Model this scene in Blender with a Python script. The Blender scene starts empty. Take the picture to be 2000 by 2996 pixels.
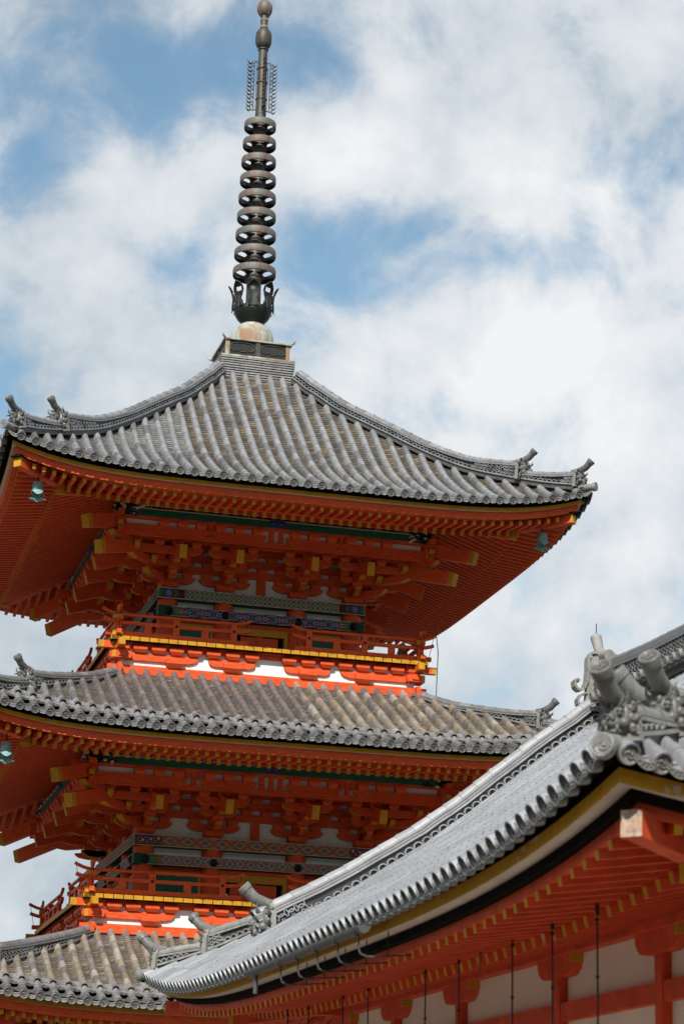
import bpy, math, random
from math import sin, cos, pi, radians, sqrt
from mathutils import Vector, Matrix
random.seed(7)
SC = bpy.context.scene
COL = SC.collection
# ------------------------------------------------------------------ camera
CAMP = Vector((-10.969, -52.806, 0.0)); YAW, PITCH, ROLL = 0.24898, 0.29420, 0.02703
cy, sy, cp, sp = cos(YAW), sin(YAW), cos(PITCH), sin(PITCH)
fw = Vector((sy*cp, cy*cp, sp)); rt = Vector((cy, -sy, 0)); up = rt.cross(fw)
rt2 = cos(ROLL)*rt + sin(ROLL)*up; up2 = -sin(ROLL)*rt + cos(ROLL)*up
cam = bpy.data.cameras.new('camera'); camo = bpy.data.objects.new('camera', cam); COL.objects.link(camo)
camo.matrix_world = Matrix(((rt2.x, up2.x, -fw.x, CAMP.x), (rt2.y, up2.y, -fw.y, CAMP.y), (rt2.z, up2.z, -fw.z, CAMP.z), (0, 0, 0, 1)))
cam.sensor_fit = 'VERTICAL'; cam.sensor_height = 36.0; cam.lens = 6711.8/2996*36.0
cam.clip_start = 0.5; cam.clip_end = 20000
cam.dof.use_dof = True; cam.dof.focus_distance = 52.0; cam.dof.aperture_fstop = 2.8
SC.camera = camo
# ------------------------------------------------------------------ sun, sky
SUN_EL, SUN_AZ = radians(41.9), radians(25.0)          # azimuth measured from -Y towards -X
sdir = Vector((-sin(SUN_AZ)*cos(SUN_EL), -cos(SUN_AZ)*cos(SUN_EL), sin(SUN_EL)))
sl = bpy.data.lights.new('sun', 'SUN'); sl.energy = 4.3; sl.angle = radians(0.53); sl.color = (1.0, 0.955, 0.89)
slo = bpy.data.objects.new('sun', sl); COL.objects.link(slo)
slo.rotation_euler = sdir.to_track_quat('Z', 'Y').to_euler(); slo.location = (-30, -60, 60)
W = bpy.data.worlds.new('World'); SC.world = W; W.use_nodes = True
nt = W.node_tree; nt.nodes.clear()
def N(t, **k):
    n = nt.nodes.new(t)
    for a, b in k.items(): setattr(n, a, b)
    return n
def L(a, b): nt.links.new(a, b)
def val(x, node, i):
    if isinstance(x, (int, float)): node.inputs[i].default_value = x
    else: L(x, node.inputs[i])
def M_(op, a, b=0.0, clamp=False):
    n = N('ShaderNodeMath', operation=op); n.use_clamp = clamp; val(a, n, 0); val(b, n, 1); return n.outputs[0]
def raydir(u, v):
    return (fw + rt2*((u-1000)/6711.8) - up2*((v-1498)/6711.8)).normalized()
tc = N('ShaderNodeTexCoord'); D = tc.outputs['Generated']
sky = N('ShaderNodeTexSky', sky_type='NISHITA'); sky.sun_disc = False
sky.sun_elevation = SUN_EL; sky.sun_rotation = math.atan2(sdir.x, sdir.y); sky.altitude = 100; sky.air_density = 1.25; sky.dust_density = 0.6; sky.ozone_density = 1.2
bg1 = N('ShaderNodeBackground'); bg1.inputs[1].default_value = 0.108; tint = N('ShaderNodeVectorMath', operation='MULTIPLY'); L(sky.outputs[0], tint.inputs[0]); tint.inputs[1].default_value = (.74, .97, .98); L(tint.outputs[0], bg1.inputs[0])
# warped direction
nw = N('ShaderNodeTexNoise'); nw.inputs['Scale'].default_value = 9.0; nw.inputs['Detail'].default_value = 5; L(D, nw.inputs['Vector'])
sub = N('ShaderNodeVectorMath', operation='SUBTRACT'); L(nw.outputs['Color'], sub.inputs[0]); sub.inputs[1].default_value = (0.5, 0.5, 0.5)
mad = N('ShaderNodeVectorMath', operation='MULTIPLY_ADD'); L(sub.outputs[0], mad.inputs[0]); mad.inputs[1].default_value = (0.05, 0.05, 0.05); L(D, mad.inputs[2])
nrm = N('ShaderNodeVectorMath', operation='NORMALIZE'); L(mad.outputs[0], nrm.inputs[0]); DW = nrm.outputs[0]
def blob(u, v, r_px, amt):
    d = raydir(u, v); n = N('ShaderNodeVectorMath', operation='DOT_PRODUCT'); L(DW, n.inputs[0]); n.inputs[1].default_value = d
    r = r_px*1.02/6711.8
    x = M_('MULTIPLY', M_('SUBTRACT', n.outputs['Value'], 1.0), 1.0/(r*r))     # ~ -theta^2/2r^2
    e = M_('EXPONENT', x)
    return M_('MULTIPLY', e, amt)
holes = [(330, 250, 150, .9), (560, 200, 120, .7), (640, 90, 90, .35), (960, 130, 120, .7), (840, 210, 110, .6), (420, 420, 80, .45), (1120, 250, 60, .4),
         (60, 540, 100, .8), (230, 520, 80, .45), (90, 330, 70, .3), (540, 800, 100, .62), (720, 760, 80, .35), (440, 830, 80, .3),
         (900, 820, 105, .65), (1120, 730, 110, .7), (1400, 700, 130, .85), (1250, 720, 90, .5), (1530, 760, 90, .5), (940, 940, 80, .6), (860, 700, 70, .4),
         (1980, 500, 110, .9), (1700, 570, 70, .3), (180, 1190, 110, .7), (20, 1170, 60, .3), (60, 30, 80, .2), (200, 640, 60, .2)]
clouds = [(1350, 430, 260, .75), (1700, 250, 220, .8), (250, 700, 140, .7), (120, 380, 60, .4), (450, 520, 90, .5), (900, 400, 120, .5), (900, 600, 100, .6),
          (1300, 600, 120, .6), (1750, 900, 260, .7), (300, 1000, 260, .6), (1300, 1000, 260, .6), (1750, 1500, 320, .5), (80, 1900, 260, .8), (120, 2400, 300, .9), (1400, 1800, 260, .35), (330, 620, 110, .5), (1000, 420, 90, .4)]
acc = None
for h in holes:
    b = blob(*h); acc = b if acc is None else M_('ADD', acc, b)
acc2 = None
for h in clouds:
    b = blob(*h); acc2 = b if acc2 is None else M_('ADD', acc2, b)
nf = N('ShaderNodeTexNoise'); nf.inputs['Scale'].default_value = 20.0; nf.inputs['Detail'].default_value = 10; nf.inputs['Roughness'].default_value = 0.6; nf.inputs['Distortion'].default_value = .25; L(D, nf.inputs['Vector'])
c = M_('ADD', 0.80, M_('MULTIPLY', M_('SUBTRACT', nf.outputs['Fac'], 0.5), 2.9))
c = M_('SUBTRACT', c, M_('MULTIPLY', acc, 0.60)); c = M_('ADD', c, M_('MULTIPLY', acc2, 0.5))
mr = N('ShaderNodeMapRange', interpolation_type='SMOOTHSTEP'); L(c, mr.inputs[0]); mr.inputs[1].default_value = 0.02; mr.inputs[2].default_value = 1.05; mr.inputs[3].default_value = 0.16; mr.inputs[4].default_value = 0.97
# cloud brightness: grey body / white tops
nb = N('ShaderNodeTexNoise'); nb.inputs['Scale'].default_value = 15.0; nb.inputs['Detail'].default_value = 9; nb.inputs['Roughness'].default_value = .5; L(D, nb.inputs['Vector'])
cr = N('ShaderNodeValToRGB'); L(M_('ADD', M_('ADD', .17, M_('MULTIPLY', nb.outputs['Fac'], .68)), M_('ADD', M_('MULTIPLY', M_('SUBTRACT', c, 0.8), 0.28), M_('ADD', blob(1650, 1000, 480, .22), M_('SUBTRACT', 0, M_('ADD', blob(100, 2300, 620, .22), blob(1500, 1900, 350, .05)))))), cr.inputs[0])
e = cr.color_ramp.elements; e[0].position = 0.30; e[0].color = (0.45, 0.53, 0.60, 1); e[1].position = 0.86; e[1].color = (0.97, 0.98, 0.99, 1)
m = e.new(0.55); m.color = (0.69, 0.745, 0.80, 1)
bg2 = N('ShaderNodeBackground'); bg2.inputs[1].default_value = 0.72; L(cr.outputs[0], bg2.inputs[0])
mx = N('ShaderNodeMixShader'); L(mr.outputs[0], mx.inputs[0]); L(bg1.outputs[0], mx.inputs[1]); L(bg2.outputs[0], mx.inputs[2])
out = N('ShaderNodeOutputWorld'); L(mx.outputs[0], out.inputs[0])
vs = SC.view_settings; vs.view_transform = 'Standard'; vs.look = 'None'; vs.exposure = 0.38; vs.gamma = 1; vs.use_curve_mapping = False
SC.render.engine = 'CYCLES'
SC.cycles.max_bounces = 6; SC.cycles.diffuse_bounces = 3
GZ = -1.7
# ------------------------------------------------------------------ materials
MATS = {}
def mat(name, col=(1, 1, 1), rough=0.6, attr=False, n_scale=6.0, n_amt=0.25, dark=None, metallic=0.0, stretch=(1, 1, 1), bump=0.0, spec=0.5, n2=0.0, n2col=None, n2lo=.6, n2hi=.7, n2scale=2.0):
    m = bpy.data.materials.new(name); m.use_nodes = True; t = m.node_tree; b = t.nodes['Principled BSDF']
    b.inputs['Roughness'].default_value = rough; b.inputs['Metallic'].default_value = metallic
    b.inputs['Specular IOR Level'].default_value = spec
    tcn = t.nodes.new('ShaderNodeTexCoord'); mp = t.nodes.new('ShaderNodeMapping'); mp.inputs['Scale'].default_value = stretch
    t.links.new(tcn.outputs['Object'], mp.inputs[0])
    no = t.nodes.new('ShaderNodeTexNoise'); no.inputs['Scale'].default_value = n_scale; no.inputs['Detail'].default_value = 6; no.inputs['Roughness'].default_value = .62
    t.links.new(mp.outputs[0], no.inputs['Vector'])
    mrn = t.nodes.new('ShaderNodeMapRange'); mrn.inputs[1].default_value = .3; mrn.inputs[2].default_value = .7; mrn.inputs[3].default_value = 1-n_amt; mrn.inputs[4].default_value = 1+n_amt*.6
    t.links.new(no.outputs['Fac'], mrn.inputs[0])
    if attr:
        a = t.nodes.new('ShaderNodeAttribute'); a.attribute_name = 'Tint'; src = a.outputs['Color']
    else:
        r = t.nodes.new('ShaderNodeRGB'); r.outputs[0].default_value = (*col, 1); src = r.outputs[0]
    sc = t.nodes.new('ShaderNodeVectorMath'); sc.operation = 'SCALE'; t.links.new(src, sc.inputs[0]); t.links.new(mrn.outputs[0], sc.inputs['Scale'])
    cur = sc.outputs[0]
    if n2 > 0:
        nn = t.nodes.new('ShaderNodeTexNoise'); nn.inputs['Scale'].default_value = n2scale; nn.inputs['Detail'].default_value = 7; nn.inputs['Roughness'].default_value = .6
        t.links.new(mp.outputs[0], nn.inputs['Vector'])
        m2 = t.nodes.new('ShaderNodeMapRange'); m2.inputs[1].default_value = n2lo; m2.inputs[2].default_value = n2hi; m2.inputs[3].default_value = 0; m2.inputs[4].default_value = n2
        t.links.new(nn.outputs['Fac'], m2.inputs[0])
        mix = t.nodes.new('ShaderNodeMix'); mix.data_type = 'RGBA'; t.links.new(m2.outputs[0], mix.inputs[0]); t.links.new(cur, mix.inputs[6]); mix.inputs[7].default_value = (*n2col, 1)
        cur = mix.outputs[2]
    t.links.new(cur, b.inputs['Base Color'])
    if bump:
        bp = t.nodes.new('ShaderNodeBump'); bp.inputs['Strength'].default_value = bump; bp.inputs['Distance'].default_value = .02
        t.links.new(no.outputs['Fac'], bp.inputs['Height']); t.links.new(bp.outputs[0], b.inputs['Normal'])
    MATS[name] = m; return m
mat('roof_tile', attr=True, rough=.42, n_scale=9, n_amt=.28, n2=.42, n2col=(.07, .062, .048), n2lo=.46, n2hi=.72, n2scale=2.6, bump=.25, stretch=(2.2, .6, .6))
mat('glazed_tile', attr=True, rough=.38, n_scale=9, n_amt=.22, bump=.15, spec=.55, n2=.4, n2col=(.12, .115, .10), n2lo=.52, n2hi=.75, n2scale=1.6, stretch=(.6, 2.4, .6))
mat('vermilion', (.66, .078, .014), rough=.62, n_scale=5, n_amt=.22, n2=.6, n2col=(.62, .19, .09), n2lo=.44, n2hi=.78, n2scale=7, stretch=(1, 1, 5), spec=.2, bump=.05)
mat('faded_vermilion', (.66, .085, .028), rough=.7, n_scale=4, n_amt=.26, n2=.3, n2col=(.4, .14, .1), n2lo=.55, n2hi=.8, n2scale=6, spec=.2)
mat('yellow_paint', (.52, .255, .016), rough=.6, n_scale=7, n_amt=.22, n2=.5, n2col=(.45, .2, .02), n2lo=.62, n2hi=.8, n2scale=8, spec=.2)
mat('worn_yellow', (.60, .30, .02), rough=.65, n_scale=7, n_amt=.2, n2=.85, n2col=(.6, .5, .4), n2lo=.63, n2hi=.66, n2scale=3.0, spec=.2)
mat('plaster', (.80, .79, .76), rough=.9, n_scale=2.5, n_amt=.08, spec=.1, n2=.35, n2col=(.5, .46, .4), n2lo=.55, n2hi=.8, n2scale=4, stretch=(2, 2, .6))
mat('old_plaster', (.84, .77, .66), rough=.9, n_scale=1.2, n_amt=.07, spec=.1, n2=.22, n2col=(.5, .44, .36), n2lo=.5, n2hi=.8, n2scale=1.1, stretch=(1, 1, .8))
mat('cream_paint', (.62, .52, .43), rough=.8, n_scale=3, n_amt=.16, spec=.15)
mat('black_paint', (.009, .008, .008), rough=.9, n_scale=6, n_amt=.3, spec=.04)
mat('dark_iron', (.02, .02, .022), rough=.5, n_scale=8, n_amt=.3, metallic=.4)
mat('painted', attr=True, rough=.6, n_scale=20, n_amt=.08, spec=.2)
mat('bronze', (.075, .062, .052), rough=.55, n_scale=4, n_amt=.4, metallic=.35, n2=.75, n2col=(.075, .085, .08), n2lo=.45, n2hi=.62, n2scale=2.2, stretch=(3, 3, .8))
mat('brown_bronze', (.155, .105, .08), rough=.6, n_scale=5, n_amt=.4, metallic=.15, n2=.9, n2col=(.115, .13, .12), n2lo=.46, n2hi=.54, n2scale=2.4, stretch=(3, 3, .6))
mat('dark_bronze', (.022, .028, .026), rough=.5, n_scale=6, n_amt=.4, metallic=.5)
mat('patina', (.36, .42, .36), rough=.75, n_scale=3, n_amt=.25, n2=.9, n2col=(.27, .14, .07), n2lo=.44, n2hi=.58, n2scale=1.9, stretch=(1.6, 1.6, .7))
mat('verdigris', (.22, .38, .37), rough=.65, n_scale=9, n_amt=.4, metallic=.2, n2=.6, n2col=(.06, .1, .1), n2lo=.5, n2hi=.7, n2scale=7)
mat('green_paint', (.010, .11, .06), rough=.5, n_scale=6, n_amt=.25, spec=.3)
mat('zinc', (.10, .10, .095), rough=.5, n_scale=7, n_amt=.3, metallic=.5)
mat('ground_gravel', (.155, .14, .12), rough=.95, n_scale=3, n_amt=.3, spec=.1)
mat('pale_wood', (.46, .34, .27), rough=.85, n_scale=18, n_amt=.5, spec=.1, n2=.7, n2col=(.5, .30, .16), n2lo=.5, n2hi=.6, n2scale=14)
ORG, YEL, WHT, BLK = 'vermilion', 'yellow_paint', 'plaster', 'black_paint'

# ------------------------------------------------------------------ mesh builder
class MB:
    def __init__(s): s.v = []; s.f = []; s.c = []; s.m = []; s.sm = []; s.mats = []
    def mi(s, m):
        if m not in s.mats: s.mats.append(m)
        return s.mats.index(m)
    def add(s, vs, fs, m, c=(1, 1, 1), smooth=False):
        o = len(s.v); s.v.extend([tuple(x) for x in vs]); k = s.mi(m)
        for f in fs:
            s.f.append(tuple(o+i for i in f)); s.c.append(c); s.m.append(k); s.sm.append(smooth)
    def box(s, a, b, m, c=(1, 1, 1), ms=None):
        x0, y0, z0 = a; x1, y1, z1 = b
        vs = [(x0, y0, z0), (x1, y0, z0), (x1, y1, z0), (x0, y1, z0), (x0, y0, z1), (x1, y0, z1), (x1, y1, z1), (x0, y1, z1)]
        fs = [(3, 2, 1, 0), (4, 5, 6, 7), (0, 1, 5, 4), (1, 2, 6, 5), (2, 3, 7, 6), (3, 0, 4, 7)]
        if ms is None: s.add(vs, fs, m, c)
        else:      # ms: dict face index -> material ; 0 bottom 1 top 2 -y 3 +x 4 +y 5 -x
            for i, f in enumerate(fs): s.add([vs[j] for j in f], [(0, 1, 2, 3)], ms.get(i, m), c)
    def bar(s, p, q, w, h, m, c=(1, 1, 1), upv=(0, 0, 1), endm=None, wrap=0.0):
        """box beam from p to q, w wide, h high; endm paints the far end q and the last `wrap` metres"""
        p = Vector(p); q = Vector(q); d = (q-p).normalized(); sd = d.cross(Vector(upv)).normalized(); u = sd.cross(d).normalized()
        def seg(a, b, mm, caps):
            vs = [x+sd*i*w/2+u*j*h/2 for x in (a, b) for i, j in ((-1, -1), (1, -1), (1, 1), (-1, 1))]
            s.add(vs, [(0, 1, 5, 4), (1, 2, 6, 5), (2, 3, 7, 6), (3, 0, 4, 7)], mm, c)
            if caps[0]: s.add(vs[:4], [(3, 2, 1, 0)], mm, c)
            if caps[1]: s.add(vs[4:], [(0, 1, 2, 3)], mm, c)
        if endm and wrap > 0: seg(p, q-d*wrap, m, (1, 0)); seg(q-d*wrap, q, endm, (0, 1))
        elif endm: seg(p, q-d*.004, m, (1, 0)); seg(q-d*.004, q, endm, (0, 1))
        else: seg(p, q, m, (1, 1))
    def prism(s, poly, org, A, B, Nn, th, m, c=(1, 1, 1), edge=None):
        """2-D polygon (a,b) in plane A,B at org, extruded +-th/2 along Nn; edge: {edge index: material}"""
        org = Vector(org); A = Vector(A); B = Vector(B); Nn = Vector(Nn); n = len(poly)
        f = [org+A*a+B*b-Nn*th/2 for a, b in poly]; g = [x+Nn*th for x in f]
        s.add(f, [tuple(range(n))[::-1]], m, c); s.add(g, [tuple(range(n))], m, c)
        for i in range(n):
            j = (i+1) % n
            s.add([f[i], f[j], g[j], g[i]], [(0, 1, 2, 3)], (edge or {}).get(i, m), c)
    def lathe(s, prof, seg, m, c=(1, 1, 1), ctr=(0, 0, 0), closed=False, ax=None, a0=0, a1=2*pi):
        ctr = Vector(ctr)
        if ax is None: X, Y, Z = Vector((1, 0, 0)), Vector((0, 1, 0)), Vector((0, 0, 1))
        else:
            Z = Vector(ax).normalized(); X = Z.orthogonal().normalized(); Y = Z.cross(X)
        full = abs(a1-a0-2*pi) < 1e-6; ns = seg if full else seg+1
        vs = []
        for r, z in prof:
            for k in range(ns):
                a = a0+(a1-a0)*k/seg; vs.append(ctr+X*(r*cos(a))+Y*(r*sin(a))+Z*z)
        fs = []; P = len(prof)
        for i in range(P if closed else P-1):
            i2 = (i+1) % P
            for k in range(seg):
                k2 = (k+1) % ns; fs.append((i*ns+k, i*ns+k2, i2*ns+k2, i2*ns+k))
        s.add(vs, fs, m, c, True)
    def tube(s, pts, r, m, c=(1, 1, 1), seg=6, caps=True, smooth=True, flat=1.0, upv=(0, 0, 1)):
        pts = [Vector(p) for p in pts]; n = len(pts); vs = []
        for i, p in enumerate(pts):
            d = (pts[min(i+1, n-1)]-pts[max(i-1, 0)]).normalized(); u = Vector(upv)
            if abs(d.dot(u)) > .95: u = Vector((1, 0, 0))
            sd = d.cross(u).normalized(); uu = sd.cross(d); rr = r[i] if isinstance(r, (list, tuple)) else r
            for k in range(seg):
                a = 2*pi*k/seg; vs.append(p+sd*rr*cos(a)+uu*rr*sin(a)*flat)
        fs = [(i*seg+k, i*seg+(k+1) % seg, (i+1)*seg+(k+1) % seg, (i+1)*seg+k) for i in range(n-1) for k in range(seg)]
        s.add(vs, fs, m, c, smooth)
        if caps: s.add(vs[:seg], [tuple(range(seg))[::-1]], m, c); s.add(vs[-seg:], [tuple(range(seg))], m, c)
    def ball(s, ctr, r, m, c=(1, 1, 1), seg=8, rings=6, rot=None):
        if not isinstance(r, (list, tuple)): r = (r, r, r)
        vs = []; fs = []; ctr = Vector(ctr); R = rot or Matrix.Identity(3)
        for i in range(rings+1):
            t = pi*i/rings
            for k in range(seg):
                a = 2*pi*k/seg; vs.append(ctr+R@Vector((r[0]*sin(t)*cos(a), r[1]*sin(t)*sin(a), r[2]*cos(t))))
        for i in range(rings):
            for k in range(seg): fs.append((i*seg+k, (i+1)*seg+k, (i+1)*seg+(k+1) % seg, i*seg+(k+1) % seg))
        s.add(vs, fs, m, c, True)
    def build(s, name, parent=None, label=None, off=(0, 0, 0)):
        me = bpy.data.meshes.new(name); me.from_pydata(s.v, [], s.f)
        for mm in s.mats: me.materials.append(MATS[mm])
        me.polygons.foreach_set('material_index', s.m); me.polygons.foreach_set('use_smooth', s.sm)
        at = me.attributes.new('Tint', 'FLOAT_VECTOR', 'FACE'); at.data.foreach_set('vector', [x for c in s.c for x in c])
        me.update(); o = bpy.data.objects.new(name, me); COL.objects.link(o)
        if off != (0, 0, 0): o.location = off
        if parent: o.parent = parent
        if label: o['label'] = label
        return o
def copy4(o, ks=(1, 2, 3)):
    """three more copies turned about the tower's axis"""
    for k in ks:
        c = o.copy(); COL.objects.link(c); c.rotation_euler = (0, 0, k*pi/2); c.parent = o.parent
        if k % 2: c.location.z += .003       # crossing beams never share a plane
def empty(name, loc, label, cat, group=None):
    o = bpy.data.objects.new(name, None); COL.objects.link(o); o.location = loc; o['label'] = label; o['category'] = cat
    if group: o['group'] = group
    return o
def tag(o, label, cat, group=None, kind=None):
    if label: o['label'] = label; o['category'] = cat
    if group: o['group'] = group
    if kind: o['kind'] = kind
    return o
def interp(tab, x):
    if x <= tab[0][0]:
        (a, b), (c, d) = tab[0], tab[1]; return b+(d-b)*(x-a)/(c-a)
    for (a, b), (c, d) in zip(tab, tab[1:]):
        if x <= c: return b+(d-b)*(x-a)/(c-a)
    (a, b), (c, d) = tab[-2], tab[-1]; return d+(d-b)*(x-c)/(c-a)
def smooth_tab(tab, n=24):
    """catmull-rom resample of a table"""
    xs = [p[0] for p in tab]; P = [2*tab[0][1]-tab[1][1] if False else tab[0][1]-(tab[1][1]-tab[0][1])]+[p[1] for p in tab]+[tab[-1][1]+(tab[-1][1]-tab[-2][1])]
    r = []
    for i in range(len(tab)-1):
        for k in range(n//(len(tab)-1)+1):
            t = k/(n//(len(tab)-1)+1); a, b, c, d = P[i], P[i+1], P[i+2], P[i+3]
            r.append((xs[i]+(xs[i+1]-xs[i])*t, .5*(2*b+(c-a)*t+(2*a-5*b+4*c-d)*t*t+(3*b-a-3*c+d)*t**3)))
    r.append(tab[-1]); return r

# ------------------------------------------------------------------ ground (one sheet to the horizon)
g = MB(); g.add([(-6000, -6000, GZ), (6000, -6000, GZ), (6000, 6000, GZ), (-6000, 6000, GZ)], [(0, 1, 2, 3)], 'ground_gravel')
tag(g.build('ground'), None, None, kind='structure')

# unseen wooded hillside added behind and beside the viewpoint to cut sky fill
mat('blocker_green', (.035, .05, .022), rough=.95, n_scale=.08, n_amt=.5, spec=.05)
hl = MB(); nn_ = 60; vs = []
for k in range(nn_+1):
    a_ = radians(70+250*k/nn_); h_ = 46+8*sin(k*.7)+6*sin(k*1.9); h_ *= min(1, k/6, (nn_-k)/6)
    for r_, z_ in ((105, GZ-2), (128, GZ+h_*.45), (150, GZ+h_*.8), (185, GZ+h_), (260, GZ+h_*.9), (420, GZ-2)):
        r_ += 5*sin(k*1.3+r_); vs.append((CAMP.x+r_*sin(a_), CAMP.y+r_*cos(a_), z_))
hl.add(vs, [(6*k+j, 6*k+j+1, 6*k+7+j, 6*k+6+j) for k in range(nn_) for j in range(5)], 'blocker_green', smooth=True)
tag(hl.build('sky_blocker_hills'), None, None, kind='structure')

# ------------------------------------------------------------------ tiled roof pieces
GREY = [(.228, .23, .238), (.218, .22, .228), (.236, .238, .245), (.208, .208, .212), (.135, .134, .135)]
TAN = [(.17, .12, .07), (.11, .085, .058), (.19, .14, .085), (.08, .07, .055), (.135, .095, .055), (.075, .07, .06), (.12, .11, .095)]
PURP = [(.16, .13, .125), (.145, .13, .13), (.18, .15, .145), (.14, .135, .14)]
MOTT = [(.27, .235, .19), (.21, .18, .145), (.33, .30, .26), (.18, .16, .145), (.25, .205, .15), (.15, .14, .135), (.24, .23, .215), (.29, .235, .17)]
SILV = [(.27, .28, .295), (.25, .26, .275), (.29, .3, .315), (.26, .27, .28)]
def jit(c, a=.12):
    k = 1+random.uniform(-a, a); return (c[0]*k, c[1]*k, c[2]*k)
def roll(mb, fn, u, o0, o1, r, tl, pal, m='roof_tile', lift=.04, nseg=6, nail=True, ja=.05):
    """a row of half-round cover tiles from o0 (upper) to o1 (lower); fn(u,o)->Vector position on the roof"""
    L_ = o1-o0; n = max(1, round(L_/tl)); e = .0025
    sideT = (fn(u+.05, o1)-fn(u-.05, o1)).normalized()
    for k in range(n):
        a = o1-(k+1)*L_/n; b = o1-k*L_/n
        pa, pb = fn(u, a), fn(u, b); t = (pb-pa).normalized(); sd = (fn(u+.05, b)-fn(u-.05, b)).normalized(); nr = sd.cross(t)
        if nr.z < 0: nr = -nr
        c = jit(random.choice(pal), ja) ; ra, rb = r-e, r+e; vs = []
        for p, rr in ((pa, ra), (pb, rb)):
            for q in range(nseg+1):
                th = pi*q/nseg; vs.append(p+nr*(lift+rr*sin(th)*1.02)-nr*(.05 if q in (0, nseg) else 0)+sd*rr*cos(th))
        fs = [(q, q+1, nseg+1+q+1, nseg+1+q) for q in range(nseg)]
        mb.add(vs, fs, m, c, True)
        pr = nseg+1       # lip under the lower edge
        vs2 = vs[pr:]+[pb+nr*(lift+(rb-.012)*sin(pi*q/nseg))+sd*(rb-.012)*cos(pi*q/nseg) for q in range(nseg+1)]
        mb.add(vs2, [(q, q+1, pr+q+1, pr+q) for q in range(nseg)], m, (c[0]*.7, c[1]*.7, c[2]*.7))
        if nail and k % 4 == 1:
            mb.ball(pb*.5+pa*.5+nr*(lift+r), .011, 'dark_iron', seg=5, rings=3)
def pans(mb, fn, u0, u1, o0, o1, course, pal, sag=.035, m='roof_tile', thick=.022, top=None):
    """pan-tile courses between two rolls; o0 may differ at each side through top(u)"""
    n = max(1, round((o1-o0)/course)); S = 4
    for k in range(n):
        a = o0+(o1-o0)*k/n; b = o0+(o1-o0)*(k+1)/n
        c = jit(random.choice(pal), .2); row = []
        jt = random.uniform(-.006, .006)
        for q, zz in ((a, 0), (b+.01, thick+jt), (b+.01, jt-.004)):
            for j in range(S+1):
                x = j/S; u = u0+(u1-u0)*x; p = fn(u, q); row.append(Vector((p.x, p.y, p.z-sag*4*x*(1-x)+zz+.012)))
        w = S+1
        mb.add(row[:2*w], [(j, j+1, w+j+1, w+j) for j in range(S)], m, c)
        mb.add(row[w:], [(j, j+1, w+j+1, w+j) for j in range(S)], m, (c[0]*.30, c[1]*.30, c[2]*.30))  # shade under each course edge put into the riser colour
def disc(mb, p, d, r, c, m='roof_tile', L_=.07, fine=False):
    """round eave tile: drum, raised rim, swirl crest with a ring of beads"""
    d = Vector(d).normalized(); p = Vector(p)
    mb.lathe([(r*.97, -L_), (r, 0), (r*.98, .006), (r*.80, .006), (r*.78, -.006), (0, -.006)], 16 if fine else 12, m, c, ctr=p, ax=d)
    X = Vector((0, 0, 1))-d*d.z; X.normalize(); Y = d.cross(X)
    cc = (c[0]*.75, c[1]*.75, c[2]*.75)
    for k in range(3):       # three commas
        pts = []
        for j in range(5):
            a = k*2*pi/3+j*.5; rr = r*(.16+.10*j) ; pts.append(p+X*rr*cos(a)+Y*rr*sin(a))
        mb.tube(pts, [r*.15, r*.13, r*.1, r*.07, r*.03], m, c, seg=5)
    nb_ = 14 if fine else 10
    for k in range(nb_):
        a = 2*pi*k/nb_; mb.ball(p+X*r*.66*cos(a)+Y*r*.66*sin(a), r*.07, m, c, seg=4, rings=3)
def eave_plate(mb, fn, u0, u1, o, c, m='roof_tile', h=.075):
    """curved drip plate of the lowest pan tile"""
    S = 6; vs = []; n0 = fn((u0+u1)/2, o+.01)-fn((u0+u1)/2, o); n0.normalize()
    for j in range(S+1):
        x = j/S; u = u0+(u1-u0)*x; p = fn(u, o); sag = .038*4*x*(1-x)
        vs.append((p.x, p.y, p.z-sag+.045)); 
    for j in range(S+1):
        x = j/S; u = u0+(u1-u0)*x; p = fn(u, o); sag = .038*4*x*(1-x)
        vs.append((p.x, p.y, p.z-sag+.045-h*(.6+.4*4*x*(1-x))))
    n = S+1; mb.add(vs, [(j, j+1, n+j+1, n+j) for j in range(S)], m, c)
    off = Vector((n0.x, n0.y, 0)).normalized()*.012       # raised borders + scroll dots
    for (ta, tb) in ((0, .2), (.8, 1)):
        w = [Vector(vs[j])*(1-t)+Vector(vs[n+j])*t+off for t in (ta, tb) for j in range(n)]
        mb.add(w, [(j, j+1, n+j+1, n+j) for j in range(S)], m, (c[0]*1.1, c[1]*1.1, c[2]*1.1))
    for j in range(5):
        x = (j+1)/6; q = x*S; i = int(q); f = q-i; a = Vector(vs[i])*(1-f)+Vector(vs[min(i+1, S)])*f; b = Vector(vs[n+i])*(1-f)+Vector(vs[n+min(i+1, S)])*f
        mb.ball((a+b)/2+off, .011, m, c, seg=4, rings=3)
def arch(mb, ctr, A, B, Nn, r, t, c, m='roof_tile', flip=1, seg=5):
    """half-ring tile in plane A,B"""
    vs = []
    for k in range(seg+1):
        a = pi*k/seg
        for rr, nn in ((r, 0), (r-t, 0), (r-t, .05), (r, .05)):
            vs.append(ctr+A*rr*cos(a)+B*flip*rr*sin(a)+Nn*(.05-nn))
    fs = []
    for k in range(seg):
        for j in range(4): fs.append((k*4+j, k*4+(j+1) % 4, (k+1)*4+(j+1) % 4, (k+1)*4+j))
    mb.add(vs, fs, m, c)
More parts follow.
